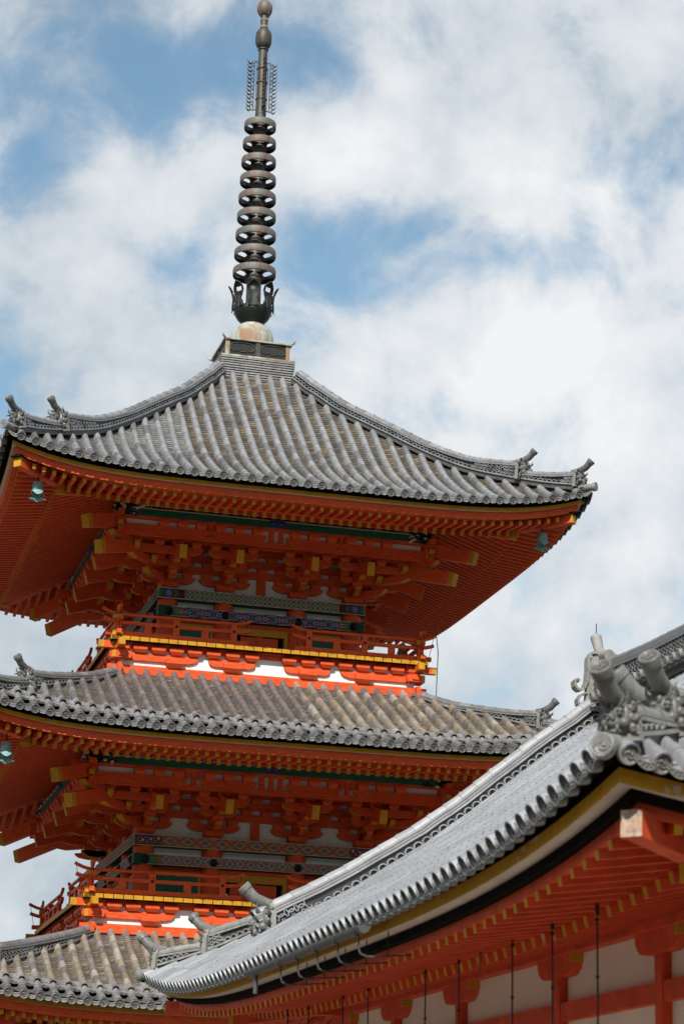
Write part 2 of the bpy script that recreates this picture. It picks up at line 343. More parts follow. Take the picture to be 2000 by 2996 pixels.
def ridge(name, path, hs, parent, pal, m='roof_tile', w=.17, rr=.085, cell=.115, noshi=2, arches=(1, 1), off=(0, 0, 0), rowh=.088):
    """tile ridge along path (bottom centre line), total heights hs; layers: noshi, band of half-ring tiles, noshi, roll"""
    mb = MB(); pts = [Vector(p) for p in path]; n = len(pts)
    T = [(pts[min(i+1, n-1)]-pts[max(i-1, 0)]).normalized() for i in range(n)]
    SD = [Vector((t.y, -t.x, 0)).normalized() for t in T]; U = [s.cross(t) if s.cross(t).z > 0 else t.cross(s) for s, t in zip(SD, T)]
    lo = .05; up_h = .04*noshi; 
    def strip(h0, h1, w0, c):
        for i in range(n-1):
            vs = []
            for j in (i, i+1):
                a, b = h0(j), h1(j)
                for ww, hh in ((-w0, a), (w0, a), (w0, b), (-w0, b)): vs.append(pts[j]+SD[j]*ww+U[j]*hh)
            cc = jit(c, .08); mb.add(vs, [(0, 1, 5, 4), (1, 2, 6, 5), (2, 3, 7, 6), (3, 0, 4, 7)]+([(3, 2, 1, 0)] if i == 0 else [])+([(4, 5, 6, 7)] if i == n-2 else []), m, cc)
    top = lambda j: hs[j]-rr*.9-up_h
    strip(lambda j: -.09, lambda j: .012, w*.78, (.07, .07, .07)); strip(lambda j: .012, lambda j: lo-.004, w, pal[0])
    strip(lambda j: lo, lambda j: top(j), w*.62, (.05, .05, .052))
    for q in range(noshi):
        strip(lambda j, q=q: top(j)+q*.04+.006, lambda j, q=q: top(j)+q*.04+.036, w*(.96-.08*q), pal[q % len(pal)])
        strip(lambda j, q=q: top(j)+q*.04-.004, lambda j, q=q: top(j)+q*.04+.006, w*(.8-.08*q), (.1, .1, .1))
    # roll on top as tiles
    cum = [0]
    for i in range(n-1): cum.append(cum[-1]+(pts[i+1]-pts[i]).length)
    def at(s):
        i = 0
        while i < n-2 and cum[i+1] < s: i += 1
        f = (s-cum[i])/max(1e-6, cum[i+1]-cum[i]); f = min(max(f, 0), 1)
        return (pts[i].lerp(pts[i+1], f), T[i].lerp(T[i+1], f).normalized(), SD[i].lerp(SD[i+1], f).normalized(), U[i].lerp(U[i+1], f).normalized(), hs[i]*(1-f)+hs[i+1]*f)
    tl = .30; k = max(1, round(cum[-1]/tl)); tl = cum[-1]/k
    for q in range(k):
        a, b = at(q*tl), at((q+1)*tl); c = jit(random.choice(pal), .1); vs = []
        for (p, t, s, u, h), r_ in ((a, rr-.004), (b, rr+.004)):
            for j in range(9):
                th = pi*j/8; vs.append(p+u*(h-rr+r_*sin(th))+s*(r_*1.15*cos(th)))
        mb.add(vs, [(j, j+1, 9+j+1, 9+j) for j in range(8)], m, c, True)
        vs2 = vs[9:]+[b[0]+b[3]*(b[4]-rr+(rr-.012)*sin(pi*j/8))+b[2]*((rr-.012)*1.15*cos(pi*j/8)) for j in range(9)]
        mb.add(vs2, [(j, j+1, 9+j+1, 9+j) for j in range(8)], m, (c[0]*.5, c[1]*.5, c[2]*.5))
        if q % 2 == 0: mb.ball(a[0].lerp(b[0], .8)+a[3]*(a[4]+.004), .013, m, c, seg=5, rings=3)
    ka = int(cum[-1]/cell)
    for q in range(ka):
        p, t, s, u, h = at((q+.5)*cum[-1]/ka); hb = h-rr*.9-up_h-lo; rows = max(1, round(hb/rowh)) if hb > .03 else 0
        for j in range(rows):
            rh = hb/rows; sh = (j % 2)*.5*cell
            for sgn in (1, -1):
                if not arches[0 if sgn > 0 else 1]: continue
                ctr = p+u*(lo+rh*j+.004)+t*(sh)+s*sgn*(w*.62)
                c = jit(pal[q % len(pal)], .1)
                arch(mb, ctr, t, u, s*sgn, min(cell*.5, rh*.95), .016, c, m)
                if rows > 1: arch(mb, ctr+u*rh, t, u, s*sgn, min(cell*.5, rh*.95), .016, c, m, flip=-1)
    # closed ends
    return mb, at, cum
def ornament(mb, p, d, H, pal, m='roof_tile', tail=True, tl=.36, rr=.078, fine=False, face=True, slab=True):
    """ridge-end demon tile facing horizontal direction d, base at p, ridge height H, with the round tail tile above"""
    p = Vector(p); d = Vector((d[0], d[1], 0)).normalized(); s = Vector((d.y, -d.x, 0)); u = Vector((0, 0, 1)); c = pal[0]; c2 = (c[0]*.8, c[1]*.8, c[2]*.78)
    k = max(H, .3)/.42
    if slab:
        W_ = .22*k
        mb.prism([(-W_*1.15, -.03), (W_*1.15, -.03), (W_*.95, H*.7), (W_*.6, H*.98), (0, H*1.05), (-W_*.6, H*.98), (-W_*.95, H*.7)], p+d*.02, s, u, d, .075, m, (c[0]*1.5, c[1]*1.5, c[2]*1.4))
    if face:
        R = Matrix((s, d, u)).transposed()
        def B(a, f, h, r, cc=c2): mb.ball(p+s*a*k+d*(.05+f*k)+u*(h*k), [x*k for x in r], m, cc, seg=8, rings=6, rot=R)
        B(0, .03, .20, (.19, .08, .20)); B(0, .05, .24, (.14, .10, .13)); B(0, .11, .13, (.095, .10, .08)); B(0, .17, .19, (.045, .06, .04))
        for q in (-1, 1):
            B(q*.07, .11, .265, (.045, .05, .035)); B(q*.075, .13, .225, (.028, .03, .026), (.06, .06, .06)); B(q*.10, .07, .14, (.06, .07, .06))
            B(q*.03, .20, .165, (.022, .03, .02)); B(q*.15, .02, .20, (.05, .05, .06)); B(q*.16, .01, .10, (.055, .05, .055)); B(q*.14, .02, .30, (.05, .045, .045))
            B(q*.06, .16, .075, (.018, .03, .04), c)
            for j in range(5): B(q*(.165+.01*(j % 2)), -.01, .05+.075*j, (.032, .04, .03), c2)
            mb.tube([p+s*q*.07*k+d*(.12*k+.05)+u*.30*k, p+s*q*.12*k+d*(.17*k+.05)+u*.35*k, p+s*q*.14*k+d*(.16*k+.05)+u*.42*k], [.028*k, .02*k, .004], m, c2, seg=6)
        for j in range(9):        # mane of flame curls round the face
            a_ = radians(-35+31.25*j); o_ = p+d*(.05+.02*k)+s*(.17*k*cos(a_))+u*((.20+.17*sin(a_))*k); n_ = (s*cos(a_)+u*sin(a_)); t_ = (u*cos(a_)-s*sin(a_))
            mb.tube([o_, o_+n_*.05*k+t_*.02*k, o_+n_*.085*k-t_*.0*k+d*.02, o_+n_*.13*k-t_*.035*k+d*.03], [.034*k, .028*k, .018*k, .004], m, c2, seg=6)
        B(0, .10, .045, (.09, .08, .04)); B(0, .13, .31, (.03, .04, .05)); B(0, .15, .10, (.06, .07, .016), (.03, .03, .03))
    if tail:
        b = p+u*(H-rr*.3)
        pts = [b-d*.12, b+d*.06+u*.02, b+d*(.25*tl/.42)+u*(.10*tl/.42), b+d*(.40*tl/.42)+u*(.24*tl/.42)]
        mb.tube(pts, [rr, rr, rr*.98, rr*1.0], m, c, seg=12)
        dd = (pts[3]-pts[2]).normalized(); disc(mb, pts[3]+dd*.03, dd, rr*1.18, c, m, fine=fine)

# ------------------------------------------------------------------ pagoda: roofs
pagoda = empty('pagoda', (0, 0, GZ), 'tall vermilion three-storey pagoda with curved grey tile roofs and a bronze finial', 'pagoda')
PO = (0, 0, -GZ)     # meshes are written in world coordinates
ROOFS = {
 3: dict(E=6.39, zE=14.905, R=.465, hip=[(.8, 19.62), (1.2, 19.15), (1.91, 18.42), (2.6, 17.84), (3.49, 17.10), (4.35, 16.477), (5.19, 16.07), (6.19, 15.71), (6.7, 15.60)], Hh=[(.8, .30), (3.5, .28), (4.35, .33), (5.3, .47)], otop=.88, split=5.30, tip2=6.30, rz=.52, step=False),
 2: dict(E=6.8, zE=9.245, R=.42, hip=[(3.40, 11.22), (4.1, 10.83), (4.75, 10.57), (5.6, 10.24), (6.27, 10.0), (7.05, 9.88)], Hh=[(3.4, .16), (4.1, .20), (4.7, .24), (5.1, .29), (5.7, .41)], otop=3.42, split=5.68, tip2=6.68, rz=.445, step=True),
 1: dict(E=7.2, zE=3.63, R=.42, hip=[(3.7, 5.45), (4.45, 5.08), (5.16, 4.79), (5.84, 4.53), (6.6, 4.30), (7.45, 4.20)], Hh=[(3.7, .20), (4.5, .29), (5.2, .34), (6.1, .42)], otop=3.74, split=6.05, tip2=7.08, rz=.42, step=True)}
P_ = .312
def roof_fn(R):
    tab = smooth_tab([(a, b-.10) for a, b in R['hip']], 40); o0 = R['otop']; E = R['E']
    def S(u, o):
        zh = interp(tab, o); k = min(max((o-o0)/(E+.2-o0), 0), 1.1); t = min(abs(u)/max(o, .01), 1.02)
        return Vector((u, -o, zh-R['rz']*k**1.5*(1-t**4.5)))
    return S, tab
def pagoda_roof(lv):
    R = ROOFS[lv]; S, tab = roof_fn(R); E = R['E']; To = E+.20
    sheath = MB()     # closed dark sheathing under the tiles
    n = 24; os_ = [R['otop']+(E+.06-R['otop'])*k/10 for k in range(11)]
    for sd in range(4):
        Rm = Matrix.Rotation(sd*pi/2, 3, 'Z')
        vs = [Rm@(S(-o+2*o*j/n, o)-Vector((0, 0, .05))) for o in os_ for j in range(n+1)]
        sheath.add(vs, [(i*(n+1)+j, i*(n+1)+j+1, (i+1)*(n+1)+j+1, (i+1)*(n+1)+j) for i in range(10) for j in range(n)], BLK)
    roof = sheath.build('roof', pagoda, off=PO)
    tf = MB(); nr = int((To-.1)/P_); pal_r = GREY; 
    def palettes(u):
        if lv == 3: return GREY, (TAN if u > -2.2 else [(.2, .2, .2), (.22, .215, .2), (.18, .18, .18), (.24, .23, .21)])
        if lv == 2: return (PURP if -4.6 < u < .55 else (GREY[3:] if u <= -4.6 else MOTT)), [(.2, .17, .13), (.24, .21, .16), (.17, .15, .13), (.27, .23, .17)]
        return MOTT, [(.30, .24, .17), (.24, .2, .15), (.34, .29, .22), (.2, .18, .15)]
    inner_end = E-.36 if R['step'] else To
    for i in range(-nr, nr+1):
        u = i*P_+(.0 if lv != 1 else .1)
        pr, pp = palettes(u); top = max(R['otop'], abs(u)+.10)
        fn = S
        if R['step']: fn = lambda a, b: S(a, b)+Vector((0, 0, .13))
        if top < inner_end-.05: roll(tf, fn, u, top, inner_end, .078 if lv == 3 else .074, .30, pr, ja=.05 if lv == 3 else .1)
        cg = jit(GREY[4] if lv < 3 else GREY[1])
        if R['step']:
            # fan-shaped lip tile over the step
            if abs(u) < inner_end-.1:
                for q, (dz, ex) in enumerate(((.0, 0), (.035, -.10))):
                    vs = []; nn = 8
                    for j in range(nn+1):
                        x = -1+2*j/nn; ud = u+x*P_*.5; oo = inner_end+.10+ex-(.0 if abs(x) < 2 else 0)-.13*x*x
                        hump = .105*math.exp(-(x*2.3)**2)
                        a = S(ud, oo-.20)+Vector((0, 0, .15+dz+hump)); b = S(ud, oo)+Vector((0, 0, .125+dz+hump*.18)); vs += [a, b, b-Vector((0, 0, .045))]
                    cl = jit(GREY[3]); tf.add(vs, [(3*j, 3*j+3, 3*j+4, 3*j+1) for j in range(nn)], 'roof_tile', cl, True)
                    tf.add(vs, [(3*j+1, 3*j+4, 3*j+5, 3*j+2) for j in range(nn)], 'roof_tile', (cl[0]*.9, cl[1]*.9, cl[2]*.9))
            t2 = max(inner_end-.12, abs(u)+.05)
            if t2 < To-.05: roll(tf, S, u, t2, To, .078, .4, [GREY[4], GREY[3], (.19, .185, .18)])
        t = (S(u, To)-S(u, To-.1)).normalized()
        disc(tf, S(u, To)+Vector((0, 0, .008))+t*.03, Vector((0, t.y, t.z*.55)), .096, jit((.115, .115, .115) if lv > 1 else (.135, .135, .125), .12))
    for i in range(-nr-1, nr+1):
        u0 = i*P_+P_*.12+(.0 if lv != 1 else .1); u1 = u0+P_*.76; um = (u0+u1)/2
        if max(abs(u0), abs(u1)) > To: continue
        _, pp = palettes(um); top = max(R['otop'], min(abs(u0), abs(u1))+.02); end = inner_end+.05
        fn = (lambda a, b: S(a, b)+Vector((0, 0, .11))) if R['step'] else S
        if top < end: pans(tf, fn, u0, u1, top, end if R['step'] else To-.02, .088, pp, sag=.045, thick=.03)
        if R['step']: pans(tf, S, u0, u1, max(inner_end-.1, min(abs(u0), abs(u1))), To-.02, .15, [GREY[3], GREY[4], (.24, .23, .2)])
        eave_plate(tf, S, u0-.01, u1+.01, To+.0, jit((.24, .24, .24) if lv > 1 else (.3, .28, .25)))
    if lv < 3:       # mortar strip against the waist beam
        z = S(0, R['otop']).z
        for k in range(3): tf.box((-R['otop']-.02, -R['otop']-.03-.05*k, z-.1), (R['otop']+.02, -R['otop']+.05, z+.13-.05*k), 'roof_tile', (.07, .07, .07))
    o = tf.build('tile_field', roof); copy4(o)
    # hip ridges
    tabn = smooth_tab(R['hip'], 40); pal = GREY if lv == 3 else ([(.2, .2, .2), (.17, .17, .17), (.22, .22, .22)])
    s0 = R['otop']+(.05 if lv == 3 else .0)
    ss = [s0+(R['split']-s0)*k/30 for k in range(31)]
    path = [Vector((s, -s, interp(tabn, s))) for s in ss]; hs = [interp(R['Hh'], s)-(.0) for s in ss]
    mb, at, cum = ridge('hip', path, hs, roof, pal)
    dd = Vector((1, -1, 0)); ornament(mb, path[-1], dd, hs[-1], [(.13, .13, .13)], tail=True)
    o = mb.build('hip_ridge', roof); copy4(o)
    ss = [R['split']-.05+(R['tip2']-R['split']+.05)*k/10 for k in range(11)]
    path = [Vector((s, -s, interp(tabn, s))) for s in ss]; hs = [.25+.13*(k/10)**1.3 for k in range(11)]
    mb, at, cum = ridge('hip2', path, hs, roof, pal)
    ornament(mb, path[-1], dd, hs[-1], [(.12, .12, .12)], tail=True, tl=.36)
    # the corner roll and its round end
    a = Vector((R['tip2']-.1, -R['tip2']+.1, interp(tabn, R['tip2'])-.03)); b = Vector((E+.24, -E-.24, interp(tabn, E+.2)-.02+.03))
    mb.tube([a, b], .085, 'roof_tile', pal[1], seg=12); disc(mb, b, (b-a), .105, pal[1])
    o = mb.build('lower_hip_ridge', roof); copy4(o)
    return roof, S
def strip4(mb, prof, zoff, R, n, m, mfaces=None, pw=5.0, c=(1, 1, 1)):
    """mitred board along the front eave: prof = [(o,z)] relative to zoff, lifted at the corners"""
    P = len(prof); vs = []
    for k in range(n+1):
        t = -1+2*k/n; t = math.copysign(abs(t)**.8, t)
        for o, z in prof: vs.append((t*o, -o, zoff+z+R*abs(t)**pw))
    for j in range(P-1):
        mb.add(vs, [(k*P+j, k*P+j+1, (k+1)*P+j+1, (k+1)*P+j) for k in range(n)], (mfaces or {}).get(j, m), c)
def eaves(lv, roof, wall, red=ORG, yel=YEL):
    R = ROOFS[lv]; E = R['E']; z0 = R['zE']; Rr = R['R']; rise = lambda u, o: Rr*min(abs(u)/o, 1.05)**5
    bd = MB()
    strip4(bd, [(E+.09, .11), (E-.03, .12), (E-.03, 0), (E-.0, 0)], z0, Rr, 40, BLK)
    strip4(bd, [(E-.03, .002), (E, 0), (E, -.085), (E-.085, -.087)], z0, Rr, 40, yel, {0: yel, 1: yel, 2: 'cream_paint'})
    strip4(bd, [(E-.085, -.08), (E-.085, -.258), (E-.20, -.258), (E-.20, -.1)], z0, Rr, 40, red)
    o = bd.build('eave_board', roof); copy4(o)
    rf = MB(); sp_ = .2177; n = int((E-.30)/sp_)
    hb = lambda o: z0-.357+.13*(E-.2-o)      # underside of flying rafters
    jb = lambda o: z0-.366+.36*(E-1.09-o)     # underside of base rafters
    for i in range(-n, n+1):
        u = (i+.0)*sp_; h = .104; w = .076; o1 = E-.20; o0 = max(E-1.25, abs(u))
        if o0 < o1-.05:
            r = Rr*(abs(u)/E)**5
            rf.bar((u, -o0, hb(o0)+h/2+r*(.9)), (u, -o1, hb(o1)+h/2+r), w, h, red, endm=yel)
        o1 = E-1.09; o0 = max(wall-.1, abs(u))
        if o0 < o1-.04:
            r = Rr*(abs(u)/E)**5
            rf.bar((u, -o0, jb(o0)+.062+r*.8), (u, -o1, jb(o1)+.062+r), .088, .124, red, endm=yel)
    for k in range(-5, 6): rf.ball((k*1.09+.5, -(E-.68), hb(E-.68)+.09+Rr*(abs(k*1.09+.5)/E)**5), (.035, .045, .02), BLK, seg=8, rings=4)
    o = rf.build('rafters', roof); copy4(o)
    ce = MB(); pw = 5
    strip4(ce, [(E-.12, -.262), (E-1.0, -.150)], z0, Rr, 40, red)
    strip4(ce, [(E-1.00, -.12), (E-1.00, -.243), (E-1.13, -.243), (E-1.13, -.2)], z0, Rr, 40, red)
    strip4(ce, [(E-1.10, -.245), (wall-.1, jb(wall-.1)-z0+.115)], z0, Rr*.9, 40, red)
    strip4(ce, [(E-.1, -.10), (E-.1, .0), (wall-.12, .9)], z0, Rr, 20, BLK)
    zc_ = BODY[lv]['zN']+1.70; ww = wall+.02
    ce.add([(-ww+1.5, -ww+1.5, zc_), (ww-1.5, -ww+1.5, zc_), (ww, -ww, zc_+.14), (-ww, -ww, zc_+.14)], [(0, 1, 2, 3)], red)
    o = ce.build('soffit', roof); copy4(o)
    # hip rafters on the diagonal
    hr = MB()
    def dg(s, z): return Vector((s, -s, z))
    hr.bar(dg(E-1.3, z0-.03), dg(E-.14, z0+.035), .19, .20, red, endm=yel, wrap=.05)
    hr.bar(dg(E-.50, z0+.135), dg(E-.09, z0+.155), .27, .035, BLK)
    hr.bar(dg(wall, z0+.42), dg(E-1.17, z0-.155), .22, .24, red, endm=yel, wrap=.10)
    o = hr.build('hip_rafter', roof); copy4(o)

# ------------------------------------------------------------------ painted beams
G_, DG, BL_, RD, CR, OR_, TQ = (.02, .16, .07), (.01, .07, .035), (.05, .16, .45), (.18, .012, .02), (.62, .52, .33), (.55, .16, .04), (.16, .30, .26)
def paint(mb, u0, u1, z0, z1, o, style):
    H = z1-z0; zc = (z0+z1)/2
    def poly(pts, c, lay): mb.add([(a, -o-.0015*lay, b) for a, b in pts], [tuple(range(len(pts)))], 'painted', c)
    def rect(a, b, c_, d, col, lay): poly([(a, c_), (b, c_), (b, d), (a, d)], col, lay)
    def ell(a, b, ra, rb, col, lay, rot=0, n=10, lens=False):
        pts = []
        for k in range(n):
            t = 2*pi*k/n; x = ra*cos(t); y = rb*sin(t)*(abs(sin(t)) if lens else 1)
            X = a+x*cos(rot)-y*sin(rot); Y = b+x*sin(rot)+y*cos(rot); pts.append((min(max(X, u0), u1), min(max(Y, z0), z1)))
        poly(pts, col, lay)
    rect(u0, u1, z0, z1, CR, 1); rect(u0+.012, u1-.012, z0+.012, z1-.012, DG if style == 2 else (TQ if style == 1 else (.30, .10, .05)), 2)
    e = .62
    for sg, a in ((1, u0), (-1, u1)):       # end cartouches
        if style == 1:
            rect(min(a+sg*.02, a+sg*e), max(a+sg*.02, a+sg*e), z0+.02, z1-.02, (.10, .01, .012), 3); c = a+sg*.24
            for k in range(8): ell(c+.062*cos(k*pi/4), zc+.062*sin(k*pi/4), .036, .026, BL_, 4+k % 2, k*pi/4)
            ell(c, zc, .03, .03, OR_, 7)
            for k in (-1, 1):
                ell(c+sg*k*.16, zc+.045, .05, .03, G_, 4); ell(c+sg*k*.16, zc-.045, .05, .03, G_, 4); ell(c+sg*k*.2, zc, .035, .05, G_, 5)
        elif style == 3:
            rect(min(a+sg*.02, a+sg*e), max(a+sg*.02, a+sg*e), z0+.02, z1-.02, (.12, .03, .05), 3)
            for k in range(16):
                ell(a+sg*(.06+.035*k), zc+.055*sin(k*2.4), .034, .028, [G_, BL_, OR_, (.35, .05, .1), CR][k % 5], 4+k % 3, k)
        else:
            rect(min(a+sg*.01, a+sg*e*.9), max(a+sg*.01, a+sg*e*.9), z0+.01, z1-.01, G_, 3)
            for k in range(40): ell(a+sg*random.uniform(.03, .36), zc+random.uniform(-.09, .09), .008, .008, (.06, .3, .15) if k % 2 else DG, 4, 0, 5)
            for k in range(3): ell(a+sg*(.44+.06*k), zc, .05, .05-.012*k, OR_, 5+k, 0, 8); ell(a+sg*(.44+.06*k), zc, .04, .04-.012*k, G_, 5.5+k, 0, 8)
    a, b = u0+e, u1-e
    if style == 1:       # interlocking circles of green leaves with blue four-petal flowers
        n = round((b-a)/.23); w = (b-a)/n
        for k in range(n):
            c = a+(k+.5)*w
            rect(c-w/2, c+w/2, z0+.012, z1-.012, (.38, .14, .09), 2.5)
            for q in range(4):
                t = pi/4+q*pi/2; cx = c+w*.25*cos(t)*1.4; cz = zc+H*.25*sin(t)*1.2
                ell(cx, cz, .088, .040, CR, 3, t+pi/2 if q % 2 == 0 else t+pi/2, 10, True); ell(cx, cz, .076, .030, G_, 4, t+pi/2, 10, True)
            for q in range(4): ell(c+.022*cos(q*pi/2), zc+.022*sin(q*pi/2), .016, .011, BL_, 5, q*pi/2, 8)
            for q in (-1, 1): ell(c-w/2, zc+q*.1, .03, .022, BL_, 5)
    elif style == 2:     # crimson and blue flowers on green
        n = round((b-a)/.44); w = (b-a)/n
        for k in range(n+1):
            for (dx, zz, s_) in ((0, zc, 1), (w/2, zc+H*.42, .75), (w/2, zc-H*.42, .75), (w*.25, zc+H*.5, .4), (w*.75, zc-H*.5, .4)):
                c = a+k*w+dx
                if c > b+.05: continue
                for q in range(4):
                    t = q*pi/2; L1 = (.085 if q % 2 == 0 else .05)*s_
                    ell(c+L1*1.1*cos(t), zz+L1*1.1*sin(t), .078*s_ if q % 2 == 0 else .055*s_, .045*s_, (.62, .3, .26), 4, t); ell(c+L1*1.1*cos(t), zz+L1*1.1*sin(t), .065*s_ if q % 2 == 0 else .045*s_, .034*s_, RD if q % 2 else BL_, 5, t)
                ell(c, zz, .04*s_, .04*s_, BL_, 6); ell(c, zz, .018*s_, .018*s_, (.6, .1, .1), 7)
    else:                # diamonds
        w = .40 if style == 3 else .24; n = round((b-a)/w); w = (b-a)/n
        for k in range(n):
            c = a+(k+.5)*w
            for j, (q, col) in enumerate(((1, G_), (.88, OR_ if style == 3 else CR), (.74, TQ if style == 3 else BL_), (.6, OR_ if style == 3 else TQ), (.42, G_), (.25, BL_ if style == 3 else (.5, .08, .06)))):
                poly([(c-w*.5*q, zc), (c, zc-H*.47*q), (c+w*.5*q, zc), (c, zc+H*.47*q)], col, 3+j)
            for q in (-1, 1):
                poly([(c+w/2-w*.28, zc+q*H*.46), (c+w/2, zc+q*H*.14), (min(c+w/2+w*.28, b), zc+q*H*.46)], (.5, .2, .1), 3.2); ell(c+w/2, zc+q*H*.36, .02, .02, BL_, 4)
    for k in (u0, u1): pass

# ------------------------------------------------------------------ pagoda: storeys
BODY = {3: dict(a=2.18, b=.87, zN=12.98, out=1.45), 2: dict(a=2.50, b=.96, zN=7.24, out=1.50), 1: dict(a=2.82, b=1.06, zN=1.50, out=1.52)}
def arm_poly(L_, h, nose=.0):
    """double-ended bracket arm with curved undersides (a along, b up), and its yellow edge indices"""
    k = min(.22, L_*.45)
    right = [(L_-k, 0), (L_-k*.55, h*.10), (L_-k*.22, h*.32), (L_, h*.62), (L_, h)]
    pts = [(-x, y) for x, y in right[::-1]]; pts = pts[1:]+[]  # from left top..bottom
    poly = [(-L_, h), (-L_, h*.62), (-(L_-k*.22), h*.32), (-(L_-k*.55), h*.10), (-(L_-k), 0)]+right
    ed = {0: YEL, 1: YEL, 2: YEL, 3: YEL, 5: YEL, 6: YEL, 7: YEL, 8: YEL}
    return poly, ed
def masu(mb, x, y, z, w=.25, h=.13, m=ORG, wy=None):
    """bearing block: square top, tapered foot"""
    wy = wy or w; a, b = w/2, wy/2; c, d = a*.68, b*.68; zt = z+h*.48
    mb.box((x-a, y-b, zt), (x+a, y+b, z+h), m)
    vs = [(x-c, y-d, z), (x+c, y-d, z), (x+c, y+d, z), (x-c, y+d, z), (x-a, y-b, zt), (x+a, y-b, zt), (x+a, y+b, zt), (x-a, y+b, zt)]
    mb.add(vs, [(0, 1, 5, 4), (1, 2, 6, 5), (2, 3, 7, 6), (3, 0, 4, 7), (3, 2, 1, 0)], m)
EX, EY, EZ = Vector((1, 0, 0)), Vector((0, 1, 0)), Vector((0, 0, 1))
def storey(lv):
    B = BODY[lv]; a, b, zN, OUT = B['a'], B['b'], B['zN'], B['out']; zd = zN+.537; z_ = lambda v: v-12.98+zN
    cols = (-a, -b, b, a)
    body = MB(); fz = z_(12.0) if lv > 1 else GZ+.5
    body.box((-a+.02, -a+.02, fz-.4), (a-.02, a-.02, ROOFS[lv]['zE']+1.0), WHT)
    bo = body.build('body_walls', pagoda, off=PO)
    for i, x in enumerate(cols):          # round columns, 12 of them
        for j, y in enumerate(cols):
            if abs(x) < a-.01 and abs(y) < a-.01: continue
            cm = MB(); cm.lathe([(.235, fz-(.3 if lv > 1 else .5)), (.235, zd-.02)], 16, ORG); cm.build('column', bo, off=(x, y, 0))
    st = {3: (1, 2), 2: (3, 4), 1: (3, 4)}[lv]
    pb = MB(); Fo = a+.27; pb.box((-Fo, -Fo, zd-.25), (Fo, -a+.27, zd), 'painted', DG); paint(pb, -Fo, Fo, zd-.25, zd, Fo, st[0])
    o = pb.build('painted_beam', bo); copy4(o)
    pb = MB(); z1 = zN+.11; pb.box((-Fo, -Fo+.008, z1-.23), (Fo, -a+.05, z1), 'painted', DG); paint(pb, -Fo, Fo, z1-.23, z1, Fo-.008, st[1])
    o = pb.build('tie_beam', bo); copy4(o)
    for x in cols:                        # iron hexagonal bosses
        nl = MB(); nl.lathe([(.095, 0), (.09, .03), (.03, .045), (.025, .07), (0, .075)], 6, 'dark_iron', ax=(0, -1, 0), ctr=(x, -Fo-.004, zN-.01))
        o = nl.build('nail_cover', bo); copy4(o, (1, 2, 3) if lv > 1 else ())
    fy = -a+.02-.004
    # centre doors, side windows
    zt = z_(12.85); dr = MB(); hb = b-.16
    for (x0, x1, z0, z1_, d, m) in ((-hb-.12, -hb, fz, zt, .16, ORG), (hb, hb+.12, fz, zt, .16, ORG), (-hb-.12, hb+.12, zt-.08, zt, .155, ORG),
                                    (-hb, -hb+.13, fz, zt-.08, .12, YEL), (hb-.13, hb, fz, zt-.08, .12, YEL), (-hb+.13, hb-.13, zt-.26, zt-.08, .12, YEL)):
        dr.box((x0, fy-d, z0), (x1, fy, z1_), m)
    dw = hb-.15
    dr.box((-dw, fy-.05, fz), (dw, fy, zt-.262), 'black_paint')
    for x0, x1 in ((-dw+.12, -.06), (.06, dw-.12)): dr.box((x0, fy-.08, fz), (x1, fy-.05, zt-.285), ORG)
    dr.box((-.058, fy-.10, fz), (.058, fy-.05, zt-.27), ORG)
    for sx in (-1, 1): dr.box((sx*(dw-.02)-.055, fy-.09, fz), (sx*(dw-.02)+.055, fy-.05, zt-.52), WHT)
    o = dr.build('door', bo); copy4(o)
    for sx in (-1, 1):
        wd = MB(); c = sx*(a+b)/2; hw = (a-b)/2-.235
        wd.box((c-hw-.1, fy-.03, fz), (c+hw+.1, fy, zt), ORG)
        wd.box((c-hw, fy-.10, fz), (c+hw, fy-.03, zt-.1), YEL); wd.box((c-hw+.07, fy-.106, fz), (c+hw-.07, fy-.10, zt-.17), BLK)
        n = 12
        for k in range(n): x = c-hw+.08+(2*hw-.16)*(k+.5)/n; wd.bar((x, fy-.112, fz), (x, fy-.112, zt-.185), (2*hw-.16)/n*.86, .03, 'green_paint', upv=(0, 1, 0))
        o = wd.build('window', bo); copy4(o)
    # ---------------------------------------------------------- bracket complex
    s1 = OUT/3; ys = [-a, -a-s1, -a-2*s1, -a-3*s1]; t = .27; zb = zd+.17
    half = .60
    for ci, x in enumerate(cols):
        br = MB(); corner = abs(x) > a-.01; sx = 1 if x > 0 else -1
        if not (corner and sx > 0): masu(br, x, -a, zd+.002, .44, .17)
        P, ed = arm_poly(half, .155); br.prism(P, (x, -a-.005, zb), EX, EZ, EY, .15, ORG, edge=ed)
        for dx in (-.43, 0, .43):
            if not (corner and sx > 0 and dx == 0): masu(br, x+dx, -a, zb+.155)
        # forward arms
        for k in (1, 2):
            Lf = s1*k+.17; P = [(0, 0), (Lf-.2, 0), (Lf-.1, .03), (Lf-.03, .07), (Lf, .11), (Lf, .155), (0, .155)]
            br.prism(P, (x, -a, zb+t*(k-1)), -EY, EZ, EX, .14, ORG, edge={1: YEL, 2: ORG, 3: ORG, 4: YEL})
            masu(br, x, ys[k], zb+t*(k-1)+.155)
        # step-2 lateral arm
        z2 = zb+2*t-.10
        P, ed = arm_poly(half-.02, .17); br.prism(P, (x, ys[2], z2), EX, EZ, EY, .14, ORG, edge=ed)
        for dx in (-.43, 0, .43): masu(br, x+dx, ys[2], z2+.17, .24, .12)
        P, ed = arm_poly(.40, .15); br.prism(P, (x, ys[1], zb+t+.0), EX, EZ, EY, .13, ORG, edge=ed)
        for dx in (-.3, 0, .3): masu(br, x+dx, ys[1], zb+t+.15, .22, .12)
